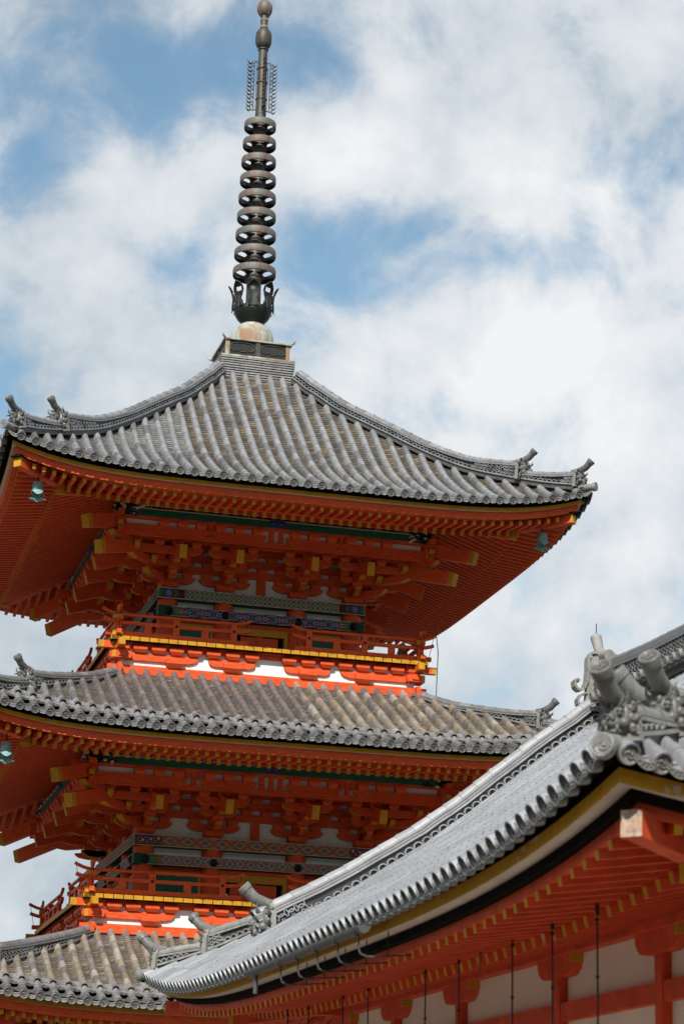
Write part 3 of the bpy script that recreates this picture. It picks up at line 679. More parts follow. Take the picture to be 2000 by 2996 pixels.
        # tail rafter
        ze = z_(13.99); br.bar((x+(0), -a+.2, ze+(OUT+.5)*.30), (x, -a-OUT-.30, ze), .165, .31, ORG, endm=YEL, wrap=.03)
        # outermost arm under the purlin
        z3 = z_(14.43); P, ed = arm_poly(half+.03, .17); br.prism(P, (x, ys[3], z3), EX, EZ, EY, .14, ORG, edge=ed)
        for dx in (-.43, 0, .43): masu(br, x+dx, ys[3], z3+.17, .24, .14)
        if corner:
            for k in (1, 2, 3):        # arms carried on past the corner at each step line
                zz = (zb+t, z2, z3)[k-1]; xe = sx*(a+s1*k+.3)
                br.prism([(0, 0), (abs(xe-x)-.2, 0), (abs(xe-x)-.05, .06), (abs(xe-x), .12), (abs(xe-x), .165), (0, .165)], (x, ys[k], zz+.004), EX*sx, EZ, EY, .124, ORG, edge={1: YEL, 2: YEL, 3: YEL})
                if sx < 0: masu(br, sx*(a+s1*k), ys[k], zz+.165, .26, .135)
        o = br.build('bracket_set', bo); copy4(o)
    tb = MB()      # wall ties with blocks between, step ties, purlin
    for k in range(4):
        zz = zb+t*(k+1); br_e = a+.45
        tb.box((-br_e, -a-.075, zz), (br_e, -a+.03, zz+.155), ORG)
        n = int(2*a/.43)
        for i in range(n):
            x = -a+2*a*(i+.02)/n; masu(tb, x+.215*(k % 2) if x+.215 < a else x, -a, zz+.155, .25, .115)
    for k, x0 in ((0, 0),):            # strut in the middle of the centre bay
        tb.box((-.1, -a-.06, zd), (.1, -a, zb+t), ORG)
    tb.box((-a-2*s1-.5, ys[2]-.06, zb+2*t+.19), (a+2*s1+.5, ys[2]+.06, zb+2*t+.31), ORG)
    xo = a+OUT
    tb.box((-xo-.3, ys[3]-.05, z_(14.36)), (xo+.3, ys[3]+.06, z_(14.45)), ORG)
    tb.box((-xo-.1, ys[3]+.04, z_(14.42)), (xo+.1, ys[3]+.065, z_(14.80)), WHT)
    for x in [-(a+b)/2, (a+b)/2]+[v for v in ((-.21, 0, .21) if lv == 2 else (-.11, .11))]:
        tb.box((x-.055, ys[3]-.035, z_(14.43)), (x+.055, ys[3]+.04, z_(14.78)), ORG)
    for sx in (-1, 1):
        for q in ((-.13, .13)): 
            x = sx*(a+b)/2+q; tb.box((x-.05, ys[3]-.03, z_(14.6)), (x+.05, ys[3]+.04, z_(14.78)), ORG)
    tb.box((-xo-.4, ys[3]-.07, z_(14.735)), (xo+.4, ys[3]+.07, z_(14.83)), ORG)
    zg = z_(14.80); tb.box((-xo+.25, ys[3]-.10, zg), (xo-.25, ys[3]+.08, zg+.15), 'green_paint')
    tb.box((-xo+.25, ys[3]-.085, zg+.15), (xo-.25, ys[3]+.08, zg+.185), 'cream_paint'); tb.box((-xo+.25, ys[3]-.075, zg+.185), (xo-.25, ys[3]+.08, zg+.235), BLK)
    tb.box((-xo+.25, ys[3]-.07, zg+.235), (xo-.25, ys[3]+.08, zg+.26), 'cream_paint')
    for k in range(-5, 6):
        for q in (-1, 0, 1): tb.ball((k*.6+q*.07, ys[3]-.08, zg+.21), .014, 'cream_paint', seg=5, rings=3)
    for sx in (-1, 1):                 # carved cloud ends
        for k in range(26):
            x = sx*(xo-.05+.12-random.uniform(0, .62)); tb.ball((x, ys[3]-.08, zg+random.uniform(0, .24)), (.06, .035, .045), 'dark_iron' if k % 3 else 'cream_paint', seg=7, rings=5)
        tb.box((sx*xo-.35*(1 if sx > 0 else 0)-.0, ys[3]-.08, zg-.01), (sx*xo+.35*(1 if sx < 0 else 0)+.0, ys[3]+.08, zg+.26), 'dark_iron')
    for sx in (-1, 1):                 # paired scroll crest on the middle of the green beam
        tb.lathe([(.10, 0), (.10, .03), (.085, .035), (.085, .02), (.05, .02), (.045, .04), (0, .045)], 14, 'painted', (.05, .07, .2), ctr=(sx*.09, ys[3]-.10, zg+.10), ax=(0, -1, 0))
    o = tb.build('tie_and_purlin', bo); copy4(o)
    # corner diagonal arms (one set per corner)
    cd = MB(); r2 = sqrt(2)/2; dv = Vector((r2, -r2, 0)); dn = Vector((r2, r2, 0))
    for k in (1, 2, 3):
        Lf = s1*k*sqrt(2)+.26; zz = (zb, zb+t, zb+2*t)[k-1]
        cd.prism([(0, 0), (Lf-.3, 0), (Lf-.12, .04), (Lf-.04, .09), (Lf, .13), (Lf, .16), (0, .16)], (a, -a, zz), dv, EZ, dn, .17, ORG, edge={1: YEL, 2: YEL, 3: YEL, 4: YEL})
    for (s, zz, w, h) in ((a+OUT+.87-.0, z_(14.31), .20, .30), (a+OUT+.50, z_(13.86), .20, .30)):
        cd.bar(Vector((a-.2, -a+.2, zz+(s-a)*.42)), Vector((s, -s, zz)), w, h, ORG, endm=YEL, wrap=.14)
    o = cd.build('corner_bracket', bo); copy4(o)

def balcony(lv):
    """waist with blocks and arms, joist row and the curved-end railing; all heights from the third storey"""
    k3 = {3: 0, 2: -5.74}[lv]; dx = {3: 0, 2: .325}[lv]; a, b = BODY[lv]['a'], BODY[lv]['b']; z_ = lambda v: v+k3
    wl = 3.40+dx; fr = 3.48+dx
    dk = MB(); dk.box((-3.56-dx, -3.56-dx, z_(11.90)), (3.56+dx, 3.56+dx, z_(12.0)), ORG)
    dk.box((-wl, -wl, z_(11.0)), (wl, wl, z_(11.89)), WHT)
    bal = dk.build('balcony', pagoda, off=PO)
    ft = MB(); e = fr+.20
    ft.box((-e, -fr, z_(11.195)), (.13, -wl+.01, z_(11.395)), ORG); ft.box((.136, -fr, z_(11.193)), (e, -wl+.01, z_(11.395)), ORG)
    cs = (-a, -b, b, a); half = .53
    if True:
        for x in cs:
            masu(ft, x, -fr+.10, z_(11.395), .41, .185)
            if abs(x) < a-.01:
                P = [(-half, .17), (-half, .075), (-half+.03, .035), (-half+.09, .008), (-half+.15, 0), (half-.15, 0), (half-.09, .008), (half-.03, .035), (half, .075), (half, .17)]; ft.prism(P, (x, -fr+.10, z_(11.515)), EX, EZ, EY, .16, ORG)
                xs = [x-.44, x, x+.44]
            else:
                sx = 1 if x > 0 else -1; far = fr+.16; P = [(-half, .17), (-half, .10), (-half+.06, .04), (-half+.2, 0), (far-abs(x)-.1, 0), (far-abs(x)-.0, .05), (far-abs(x)-.0, .17)]
                ft.prism(P, (x, -fr+.10, z_(11.515)), EX*sx, EZ, EY, .16, ORG)
                n = round((fr-.1-a+.44)/.44); xs = [x-sx*.44+sx*(fr-.10-a+.44)*i/n for i in range(n+1)]
            for q in xs: masu(ft, q, -fr+.085, z_(11.69), .315, .14)
    ft.box((-fr-.02, -fr+.05, z_(11.775)), (fr+.02, -fr+.2, z_(11.895)), ORG)
    # crossing tie-beam noses with yellow ends
    for sx in (-1, 1):
        ft.bar((sx*(fr-.3), -fr+.04, z_(11.83)), (sx*(fr+.42), -fr+.04, z_(11.83)), .14, .155, ORG, endm=YEL, wrap=.12)
        ft.bar((sx*(fr-.04), -fr+.3, z_(11.83)), (sx*(fr-.04), -fr-.14, z_(11.828)), .145, .157, ORG, endm=YEL, wrap=.10)
        ft.bar((sx*(fr+.06), -fr+.3, z_(11.60)), (sx*(fr+.06), -fr-.10, z_(11.60)), .14, .155, ORG, endm=YEL, wrap=.05)
    o = ft.build('waist_brackets', bal); copy4(o)
    jt = MB(); J = 3.66+dx; n = round(2*J/.217); w = 2*J/n
    for i in range(n): x = -J+(i+.5)*w; jt.box((x-w/2+.009, -J, z_(11.912)), (x+w/2-.009, -J+.14, z_(12.003)), YEL)
    jt.box((-J, -J+.02, z_(11.90)), (J, -J+.16, z_(12.0)), BLK)
    o = jt.build('joist_ends', bal); copy4(o)
    rY = -3.50-dx; rX = 3.50+dx
    for sx in (-1, 1):
        rl = MB(); gi, go = .60, rX+.22; post_in, post_mid, post_c = b, a, rX
        if sx < 0: pass
        def seg(z, hh, ww, x0, x1, ti, to, lift_i, lift_o, rnd=False):
            pts = []
            for k in range(13):
                t_ = k/12; x = x0+(x1-x0)*t_; zz = z+lift_i*max(0, 1-(x-x0)/.34)**2+lift_o*max(0, 1-(x1-x)/.40)**2
                pts.append(Vector((sx*x, rY, zz)))
            # denser near the ends
            xs = [x0+(x1-x0)*q for q in (0, .03, .06, .1, .2, .5, .8, .88, .92, .95, .98, 1)]
            pts = [Vector((sx*x, rY, z+lift_i*max(0, 1-(x-x0)/.34)**2+lift_o*max(0, 1-(x1-x)/.42)**2)) for x in xs]
            if rnd: rl.tube(pts, ww/2, ORG, seg=8)
            else:
                for p, q in zip(pts, pts[1:]): rl.bar(p, q+(q-p).normalized()*.004, ww, hh, ORG)
        seg(z_(12.525), .07, .075, .47, rX+.36, 0, 0, .10, .12, True)
        seg(z_(12.335), .075, .075, .50, rX+.32, 0, 0, .07, .08)
        seg(z_(12.085), .095, .10, .55, rX+.26, 0, 0, 0, 0)
        for i, x in enumerate((b, a)):
            rl.box((sx*x-.068, rY-.045, z_(12.13)), (sx*x+.068, rY+.045, z_(12.42)), ORG); masu(rl, sx*x, rY, z_(12.42), .14, .075)
            rl.lathe([(.034, 0), (.03, .015), (0, .02)], 10, 'dark_iron', ctr=(sx*x, rY-.046, z_(12.335)), ax=(0, -1, 0))
        for x in ((a+b)/2, (a+rX)/2-.02): rl.box((sx*x-.078, rY-.035, z_(12.13)), (sx*x+.078, rY+.035, z_(12.30)), ORG)
        if sx < 0: rl.box((sx*rX-.07, rY-.07, z_(12.03)), (sx*rX+.07, rY+.07, z_(12.50)), ORG)
        rl.bar((sx*rX, rY+.1, z_(12.445)), (sx*rX, rY-.10, z_(12.445)), .19, .10, YEL)
        rl.bar((sx*(rX+.02), rY+.1, z_(12.08)), (sx*(rX+.02), rY-.13, z_(12.08)), .18, .115, YEL)
        if sx < 0: rl.ball((sx*rX, rY-.02, z_(12.66)), (.035, .035, .09), YEL)
        rl.tube([(sx*(rX+.33), rY, z_(12.62)), (sx*(rX+.20), rY-.0, z_(12.05))], .006, BLK, seg=4)
        rl.tube([(sx*.55, rY, z_(12.56)), (sx*.62, rY, z_(12.12))], .006, BLK, seg=4)
        o = rl.build('railing', bal); copy4(o)

for lv in (3, 2, 1):
    roof, S = pagoda_roof(lv); eaves(lv, roof, BODY[lv]['a']+BODY[lv]['out']); storey(lv)
    if lv == 3: roof3, S3 = roof, S
    if lv > 1: balcony(lv)
# stone podium under the lowest storey
pd = MB(); pd.box((-4.6, -4.6, GZ+.004), (4.6, 4.6, GZ+.5), 'old_plaster'); pd.build('podium', pagoda, off=PO)

# ------------------------------------------------------------------ pagoda: top of the roof and finial
tp = MB(); z = 19.42
for k in range(9):
    w = .86+.012*k-(.0 if k < 6 else (k-5)*.01); tp.box((-w, -w, z+k*.06), (w, w, z+k*.06+.034), 'roof_tile', jit((.27, .265, .26), .15)); tp.box((-w+.03, -w+.03, z+k*.06+.034), (w-.03, w-.03, z+k*.06+.06), 'roof_tile', (.025, .025, .025))
tp.build('stacked_tiles', roof3)
fin = MB(); z0, z1 = 19.965, 20.405; w = .80
fin.box((-.93, -.93, 19.94), (.93, .93, 19.985), 'patina'); fin.box((-w, -w, z0), (w, w, z1), 'dark_bronze')
for s1_ in (-1, 1):
    for s2_ in (-1, 1):
        fin.box((s1_*w-(.09 if s1_ > 0 else .01), s2_*w-(.09 if s2_ > 0 else .01), z0+.02), (s1_*w+(.01 if s1_ > 0 else .09), s2_*w+(.01 if s2_ > 0 else .09), z1), 'patina')
fin.box((-.86, -.86, z1), (.86, .86, z1+.035), 'patina')
for s1_ in (-1, 1):
    for s2_ in (-1, 1): fin.tube([(s1_*.84, s2_*.84, z1+.03), (s1_*.89, s2_*.89, z1+.06), (s1_*.92, s2_*.92, z1+.11)], [.03, .028, .012], 'patina', seg=6)
base = fin.build('finial_base', pagoda, off=PO)
pn = MB()
pn.box((-.055, -w-.03, z0+.02), (.055, -w-.005, z1-.01), 'bronze')
for s in (-1, 1):
    c = s*.39
    pts = [(c-.29, .20), (c-.31, .28), (c-.27, .345), (c-.18, .375), (c-.09, .385), (c, .39), (c+.09, .385), (c+.18, .375), (c+.27, .345), (c+.31, .28), (c+.29, .20), (c+.2, .16), (c+.12, .19), (c+.05, .15), (c-.05, .15), (c-.12, .19), (c-.2, .16)]
    for p, q in zip(pts, pts[1:]+pts[:1]): pn.tube([(p[0], -w-.012, z0+p[1]), (q[0], -w-.012, z0+q[1])], .012, 'bronze', seg=5)
    for k in range(13): x = c-.26+.52*k/12; pn.tube([(x, -w-.008, z0+.20), (x, -w-.008, z0+.34)], .007, 'bronze', seg=4)
o = pn.build('relief_panel', base); copy4(o)
dm = MB(); zb_ = 20.45
dm.lathe([(.555, 0), (.56, .03), (.55, .25), (.53, .38), (.48, .50), (.40, .60), (.30, .67), (.2, .71), (0, .72)], 28, 'patina', ctr=(0, 0, zb_+.03)); dm.build('bowl_dome', base)
# shaft with sleeves
sh = MB()
sh.lathe([(.20, 20.9), (.19, 22.0), (.175, 24.0), (.15, 26.5), (.135, 27.2), (.13, 27.4), (.115, 28.9)], 14, 'bronze')
for zz in (26.99, 27.42, 27.9, 28.3, 28.86): sh.lathe([(.14, zz), (.145, zz+.01), (.145, zz+.03), (.13, zz+.04)], 14, 'bronze')
sh.lathe([(.10, 29.45), (.095, 29.9)], 12, 'bronze'); sh.lathe([(.11, 29.50), (.115, 29.53), (.11, 29.56)], 12, 'patina'); sh.lathe([(.105, 29.72), (.11, 29.74), (.105, 29.76)], 12, 'patina')
shaft = sh.build('finial_shaft', pagoda, off=PO)
lo_ = MB()      # lotus: bowl and eight upright pierced petals
lo_.lathe([(.20, 21.13), (.28, 21.20), (.40, 21.33), (.47, 21.46), (.49, 21.58), (.47, 21.58), (.44, 21.45), (.3, 21.28), (.1, 21.2)], 24, 'dark_bronze')
for k in range(8):
    a_ = k*pi/4-pi/2+radians(-12); dr_ = Vector((cos(a_), sin(a_), 0)); tn = Vector((-sin(a_), cos(a_), 0))
    prof = [(0, .49, .15), (.10, .485, .10), (.20, .475, .09), (.30, .475, .13), (.42, .485, .165), (.52, .51, .15), (.60, .55, .09), (.66, .60, .0)]
    vs = []
    for h, r, hw in prof:
        for j in (-1, -.5, 0, .5, 1): vs.append(dr_*(r+.03*abs(j))+tn*(hw*j)+Vector((0, 0, 21.53+h)))
    fs = []
    for i in range(len(prof)-1):
        for j in range(4):
            if i in (4,) and j in (1, 2): continue
            fs.append((i*5+j, i*5+j+1, (i+1)*5+j+1, (i+1)*5+j))
    lo_.add(vs, fs, 'dark_bronze', smooth=True)
    lo_.tube([Vector(vs[i*5])+dr_*.008 for i in range(len(prof))]+[Vector(vs[i*5+4])+dr_*.008 for i in range(len(prof)-1, -1, -1)], .012, 'bronze', seg=4)
    lo_.tube([Vector(vs[i*5+2])+dr_*.012 for i in range(0, 4)], .014, 'bronze', seg=4)
lo_.build('lotus_cup', shaft)
for k in range(9):     # nine rings, each with hub sleeve and spokes
    f = k/8; r = .535-.135*f; zb2 = 22.50+k*.512-.02; h = .20
    rg = MB(); rg.lathe([(r-.008, 0), (r+.006, .0), (r+.012, .02), (r+.012, h-.04), (r, h-.01), (r-.02, h)], 32, 'brown_bronze', ctr=(0, 0, zb2))
    rg.lathe([(r-.02, h), (r-.022, h-.02), (r-.012, .01), (r-.008, 0)], 32, 'dark_bronze', ctr=(0, 0, zb2))  # shade inside the ring put into the darker metal colour
    hubr = .185-.035*f
    rg.lathe([(hubr+.01, -.05), (hubr+.035, -.0), (hubr+.015, .05), (hubr+.008, h+.04)], 14, 'bronze', ctr=(0, 0, zb2))
    for q in range(4):
        a_ = q*pi/2+pi/4-.2; d0 = Vector((cos(a_), sin(a_), 0)); tn = Vector((-sin(a_), cos(a_), 0))
        vs = []
        for zz in (h*.30, h*.42):
            for rr_, hw in ((hubr-.02, .13), (hubr+(r-hubr)*.3, .07), (hubr+(r-hubr)*.7, .08), (r*.93, .17)):
                for s in (-1, 1): vs.append(d0*rr_+tn*hw*s+Vector((0, 0, zb2+zz)))
        fs = []
        for i in range(3):
            for o_ in (0, 8): fs.append((o_+i*2, o_+i*2+1, o_+i*2+3, o_+i*2+2))
            fs += [(i*2, i*2+2, 8+i*2+2, 8+i*2), (i*2+1, i*2+3, 8+i*2+3, 8+i*2+1)]
        rg.add(vs, fs, 'dark_bronze')
    rg.build('finial_ring', shaft)
for k in range(4):     # water-flame fins
    fl = MB(); m = 'bronze'
    fl.tube([(.21, 0, 27.1), (.21, 0, 28.55)], .012, m, seg=5); fl.tube([(.15, 0, 27.1), (.15, 0, 28.56)], .008, m, seg=5)
    fl.tube([(.12, 0, 28.5), (.22, 0, 28.5)], .014, m, seg=4); fl.tube([(.12, 0, 27.12), (.22, 0, 27.12)], .014, m, seg=4)
    fl.tube([(.29, 0, 27.1), (.29, 0, 28.5)], .021, m, seg=5, flat=.5)
    for j in range(13):
        z = 27.08+j*.112; s = 1.0
        fl.tube([(.29, 0, z), (.34, 0, z+.01), (.37, 0, z+.04), (.385, 0, z+.075), (.42, 0, z+.12)], [.034, .050, .040, .022, .004], m, seg=5, flat=.3)
        c0 = Vector((.25, 0, z+.05)); pts = [c0+Vector((.038*cos(t)*(1-.11*i), 0, .042*sin(t)*(1-.11*i))) for i, t in enumerate([q*.75+(0 if j % 2 else pi) for q in range(8)])]
        fl.tube(pts, .0125, m, seg=4)
    o = fl.build('water_flame', shaft); o.rotation_euler = (0, 0, k*pi/2)
jw = MB(); jw.lathe([(0, 28.90), (.11, 28.90), (.17, 28.96), (.208, 29.05), (.216, 29.2), (.208, 29.33), (.17, 29.42), (.10, 29.49), (0, 29.5)], 20, 'bronze'); jw.build('lower_jewel', shaft)
jw = MB(); jw.lathe([(0, 29.85), (.09, 29.85), (.15, 29.90), (.195, 29.99), (.205, 30.09), (.19, 30.18), (.14, 30.26), (.06, 30.31), (0, 30.325)], 20, 'brown_bronze')
for k in range(4):
    a_ = k*pi/2+.5; pts = [(cos(a_)*rr_*1.02, sin(a_)*rr_*1.02, zz) for rr_, zz in ((.1, 29.86), (.155, 29.90), (.2, 29.99), (.21, 30.09), (.195, 30.18), (.145, 30.26), (.06, 30.32))]
    jw.tube(pts, .012, 'patina', seg=4)
jw.build('upper_jewel', shaft)

# ------------------------------------------------------------------ wind bells
def bell(x, y, z, label, s=1.0):
    e_ = empty('wind_bell', (x, y, z), label, 'bell', 'bronze wind bells under the roof corners')
    hk = MB(); hk.tube([(0, 0, .02), (0, 0, -.09)], .014, 'dark_iron', seg=5); hk.tube([(.03*cos(t), 0, -.10+.03*sin(t)) for t in [q*pi/4 for q in range(9)]], .008, 'dark_iron', seg=4); hk.build('hook', e_)
    b = MB(); b.lathe([(0, -.15), (.05, -.15), (.095, -.17), (.105, -.20), (.11, -.30), (.12, -.36), (.118, -.36), (.1, -.3), (.09, -.2), (0, -.17)], 18, 'verdigris')
    b.lathe([(.108, -.215), (.114, -.222), (.108, -.23)], 18, 'verdigris'); n = 24; vs = []
    for k in range(n):
        t = 2*pi*k/n; w = abs(sin(2*t))
        vs.append(Vector((.119*cos(t), .119*sin(t), -.355)))
    for k in range(n):
        t = 2*pi*k/n; w = abs(cos(2*t)); vs.append(Vector((.165*cos(t), .165*sin(t), -.39-.085*w)))
    b.add(vs, [(k, (k+1) % n, n+(k+1) % n, n+k) for k in range(n)], 'verdigris', smooth=True); b.build('bell_body', e_)
    c = MB(); c.tube([(0, 0, -.2), (0, 0, -.47)], .006, 'dark_iron', seg=4)
    vs = []; n = 16
    for k in range(n):
        t = 2*pi*k/n; w = .75+.25*cos(4*t); vs.append((.21*w*cos(t), .03*sin(3*t)+.05*sin(t), -.53+.085*w*sin(t)))
    c.add(vs+[(p[0], p[1]+.012, p[2]) for p in vs], [tuple(range(n)), tuple(range(2*n-1, n-1, -1))]+[(k, (k+1) % n, n+(k+1) % n, n+k) for k in range(n)], 'verdigris'); c.build('clapper_vane', e_)
bell(-5.73, -5.73, 14.86, 'green bronze bell hanging from the left front corner of the topmost roof')
bell(5.69, -5.69, 14.87, 'green bronze bell hanging from the right front corner of the topmost roof')
bell(5.69, 5.69, 14.87, 'small dark bell seen behind the right end of the upper balcony railing')
bell(-6.05, -6.05, 9.12, 'green bronze bell hanging under the middle roof at the left edge')
wi = MB(); wi.tube([(3.95, -3.2, 13.0), (3.98, -3.35, 12.3), (3.96, -3.3, 11.2), (3.98, -3.6, 11.0)], .011, 'dark_iron', seg=5)
tag(wi.build('lightning_wire'), 'thin black wire hanging down beside the right end of the upper balcony', 'wire')

# ------------------------------------------------------------------ temple hall in the foreground (hip-and-gable roof)
XC, YC, HX, HY = 1.45, -27.8, 6.5, 9.6
hall = empty('temple_hall', (XC, YC, GZ), 'vermilion temple hall with a silvery grey hip-and-gable tile roof in the right foreground', 'temple hall')
HO = (0, 0, -GZ)       # meshes are written about the hall's centre, world heights
KU = 7.3
BASE = smooth_tab([(0, 2.69), (.9, 3.21), (1.67, 3.73), (2.42, 4.19), (3.32, 4.78), (4.0, 5.27), (5.15, 6.16), (6.1, 6.87), (6.7, 7.32)], 48)
def hz(cdist, d): return interp(BASE, d)+.53*max(0, 1-max(cdist, 0)/9.6)**4*max(0, 1-d/2.7)**1.5
def fL(u, o): d = -o; return Vector((-HX+d, u, hz(HY-d-abs(u), d)))            # long side, facing -X
def fS(u, o): d = -o; return Vector((u, -HY+d, hz(HX-d-abs(u), d)))            # short side, facing -Y
def hstrip(mb, prof, z0, m, mf=None, n=40, both=True):
    """mitred boards round two eaves (long -X and short -Y); prof=[(d inward, z)]"""
    P = len(prof)
    for side in (0, 1):
        H = HY if side == 0 else HX; vs = []
        for k in range(n+1):
            t = -1+2*k/n; t = math.copysign(abs(t)**.7, t)
            for d, z in prof:
                u = t*(H-d); r = .43*max(0, 1-(H-d-abs(u))/9.4)**4
                vs.append((-HX+d, u, z0+z+r) if side == 0 else (u, -HY+d, z0+z+r))
        for j in range(P-1): mb.add(vs, [(k*P+j, k*P+j+1, (k+1)*P+j+1, (k+1)*P+j) for k in range(n)], (mf or {}).get(j, m))
def turn(o):
    c = o.copy(); COL.objects.link(c); c.rotation_euler = (0, 0, pi); c.parent = o.parent; return c
GL = KU+.34           # gable edge of the tiles
sh = MB()
for f, H, dm in ((fL, HY, 6.5), (fS, HX, 2.5)):
    n = 30; ds = [.12+(dm-.12)*i/10 for i in range(11)]; vs = []
    for d in ds:
        Hd = H-d if (f is fS or d < HY-GL) else GL
        vs += [f(-Hd+2*Hd*j/n, -d)-Vector((0, 0, .05)) for j in range(n+1)]
    sh.add(vs, [(i*(n+1)+j, i*(n+1)+j+1, (i+1)*(n+1)+j+1, (i+1)*(n+1)+j) for i in range(10) for j in range(n)], BLK)
hroof = sh.build('roof', hall, off=HO); turn(hroof).name = 'roof'
PF = .252; tf = MB(); nl = int((HY-.05)/PF)
for i in range(-nl, nl+1):
    u = i*PF; dtop = 6.42 if abs(u) <= GL else max(0, HY-abs(u)-.08)
    if dtop > .15: roll(tf, fL, u, -dtop, 0.0, .078, .34, SILV, 'glazed_tile', ja=.16, nail=(i % 5 == 0))
    t = (fL(u, 0)-fL(u, -.1)).normalized()
    disc(tf, fL(u, 0)+Vector((0, 0, .026)), Vector((t.x, t.y, t.z*.25)), .092, jit((.13, .135, .14)), 'glazed_tile')
    u0 = u+PF*.14; u1 = u+PF*.86; dt = 6.42 if max(abs(u0), abs(u1)) <= GL else max(0, HY-max(abs(u0), abs(u1)))
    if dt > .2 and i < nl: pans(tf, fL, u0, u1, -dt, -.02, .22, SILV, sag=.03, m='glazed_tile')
    if i < nl: eave_plate(tf, fL, u0-.01, u1+.01, -.02, jit((.2, .2, .195)), 'glazed_tile', h=.06)
o = tf.build('tile_field', hroof); c_ = turn(o)
tf = MB(); ns = int((HX-.05)/PF)
for i in range(-ns, ns+1):
    u = i*PF; dtop = min(2.4, HX-abs(u)-.08)
    if dtop > .12: roll(tf, fS, u, -dtop, 0, .068, .30, [(.25, .26, .27), (.22, .225, .24)], 'glazed_tile')
    t = (fS(u, 0)-fS(u, -.1)).normalized()
    disc(tf, fS(u, 0)+Vector((0, 0, .026)), Vector((t.x, t.y, t.z*.5)), .084, jit((.2, .19, .175)), 'roof_tile', fine=True)
    u0 = u+PF*.14; u1 = u+PF*.86; dt = min(2.1, HX-max(abs(u0), abs(u1)))
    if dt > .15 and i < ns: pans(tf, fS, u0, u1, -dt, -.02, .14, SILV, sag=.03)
    if i < ns: eave_plate(tf, fS, u0-.01, u1+.01, 0, jit((.16, .155, .145)), h=.065)
o = tf.build('end_tile_field', hroof); turn(o)
RP = [(.33, .335, .345), (.28, .285, .29), (.31, .31, .32)]
# descending ridges beside both gables, on the long face
for yk in (1, -1):
    ss = [1.38+(6.55-1.38)*k/24 for k in range(25)]; path = [Vector((-HX+d, yk*KU, interp(BASE, d)+.07)) for d in ss]
    path = path[::-1]; hs = [.38-.03*sin(pi*k/24)+.11*(k/24)**4 for k in range(25)]
    mb, at, cum = ridge('k', path, hs, hroof, RP, 'glazed_tile', w=.15, rr=.085, cell=.155, noshi=3, rowh=.12)
    ornament(mb, path[-1]+Vector((.03, 0, .02)), (-1, 0, 0), .50, [(.17, .17, .16)], 'roof_tile', tl=.42, rr=.085)
    o = mb.build('descending_ridge', hroof); turn(o)
for sy_ in (1, -1):          # stepped corner ridges of the two corners in view
    def dgp(dl, dz=0): return Vector((-HX+dl, sy_*(HY-dl), hz(0, dl)+.07+dz))
    dv_ = Vector((-1, sy_, 0))
    ss = [1.75-(1.75-.86)*k/8 for k in range(9)]; path = [dgp(d) for d in ss]; hs = [.24+.12*k/8 for k in range(9)]
    mb, at, cum = ridge('s', path, hs, hroof, [(.27, .27, .26), (.24, .24, .23)], w=.13, rr=.075, cell=.105, noshi=2)
    ornament(mb, path[-1], dv_, .34, [(.15, .15, .138)], tl=.36, rr=.075, fine=True)
    o = mb.build('corner_ridge', hroof); turn(o)
    ss = [.92-(.92-.22)*k/8 for k in range(9)]; path = [dgp(d) for d in ss]; hs = [.17+.12*k/8 for k in range(9)]
    mb, at, cum = ridge('s', path, hs, hroof, [(.27, .27, .26), (.24, .24, .23)], w=.12, rr=.07, cell=.10, noshi=2)
    ornament(mb, path[-1], dv_, .27, [(.15, .15, .138)], tl=.36, rr=.075, fine=True)
    b = dgp(-.03, -.03); mb.tube([dgp(.4, -.05), b], .08, 'roof_tile', (.25, .25, .24), seg=12); disc(mb, b, dv_+Vector((0, 0, .25)), .098, (.22, .22, .21), fine=True)
    o = mb.build('lower_corner_ridge', hroof); turn(o)
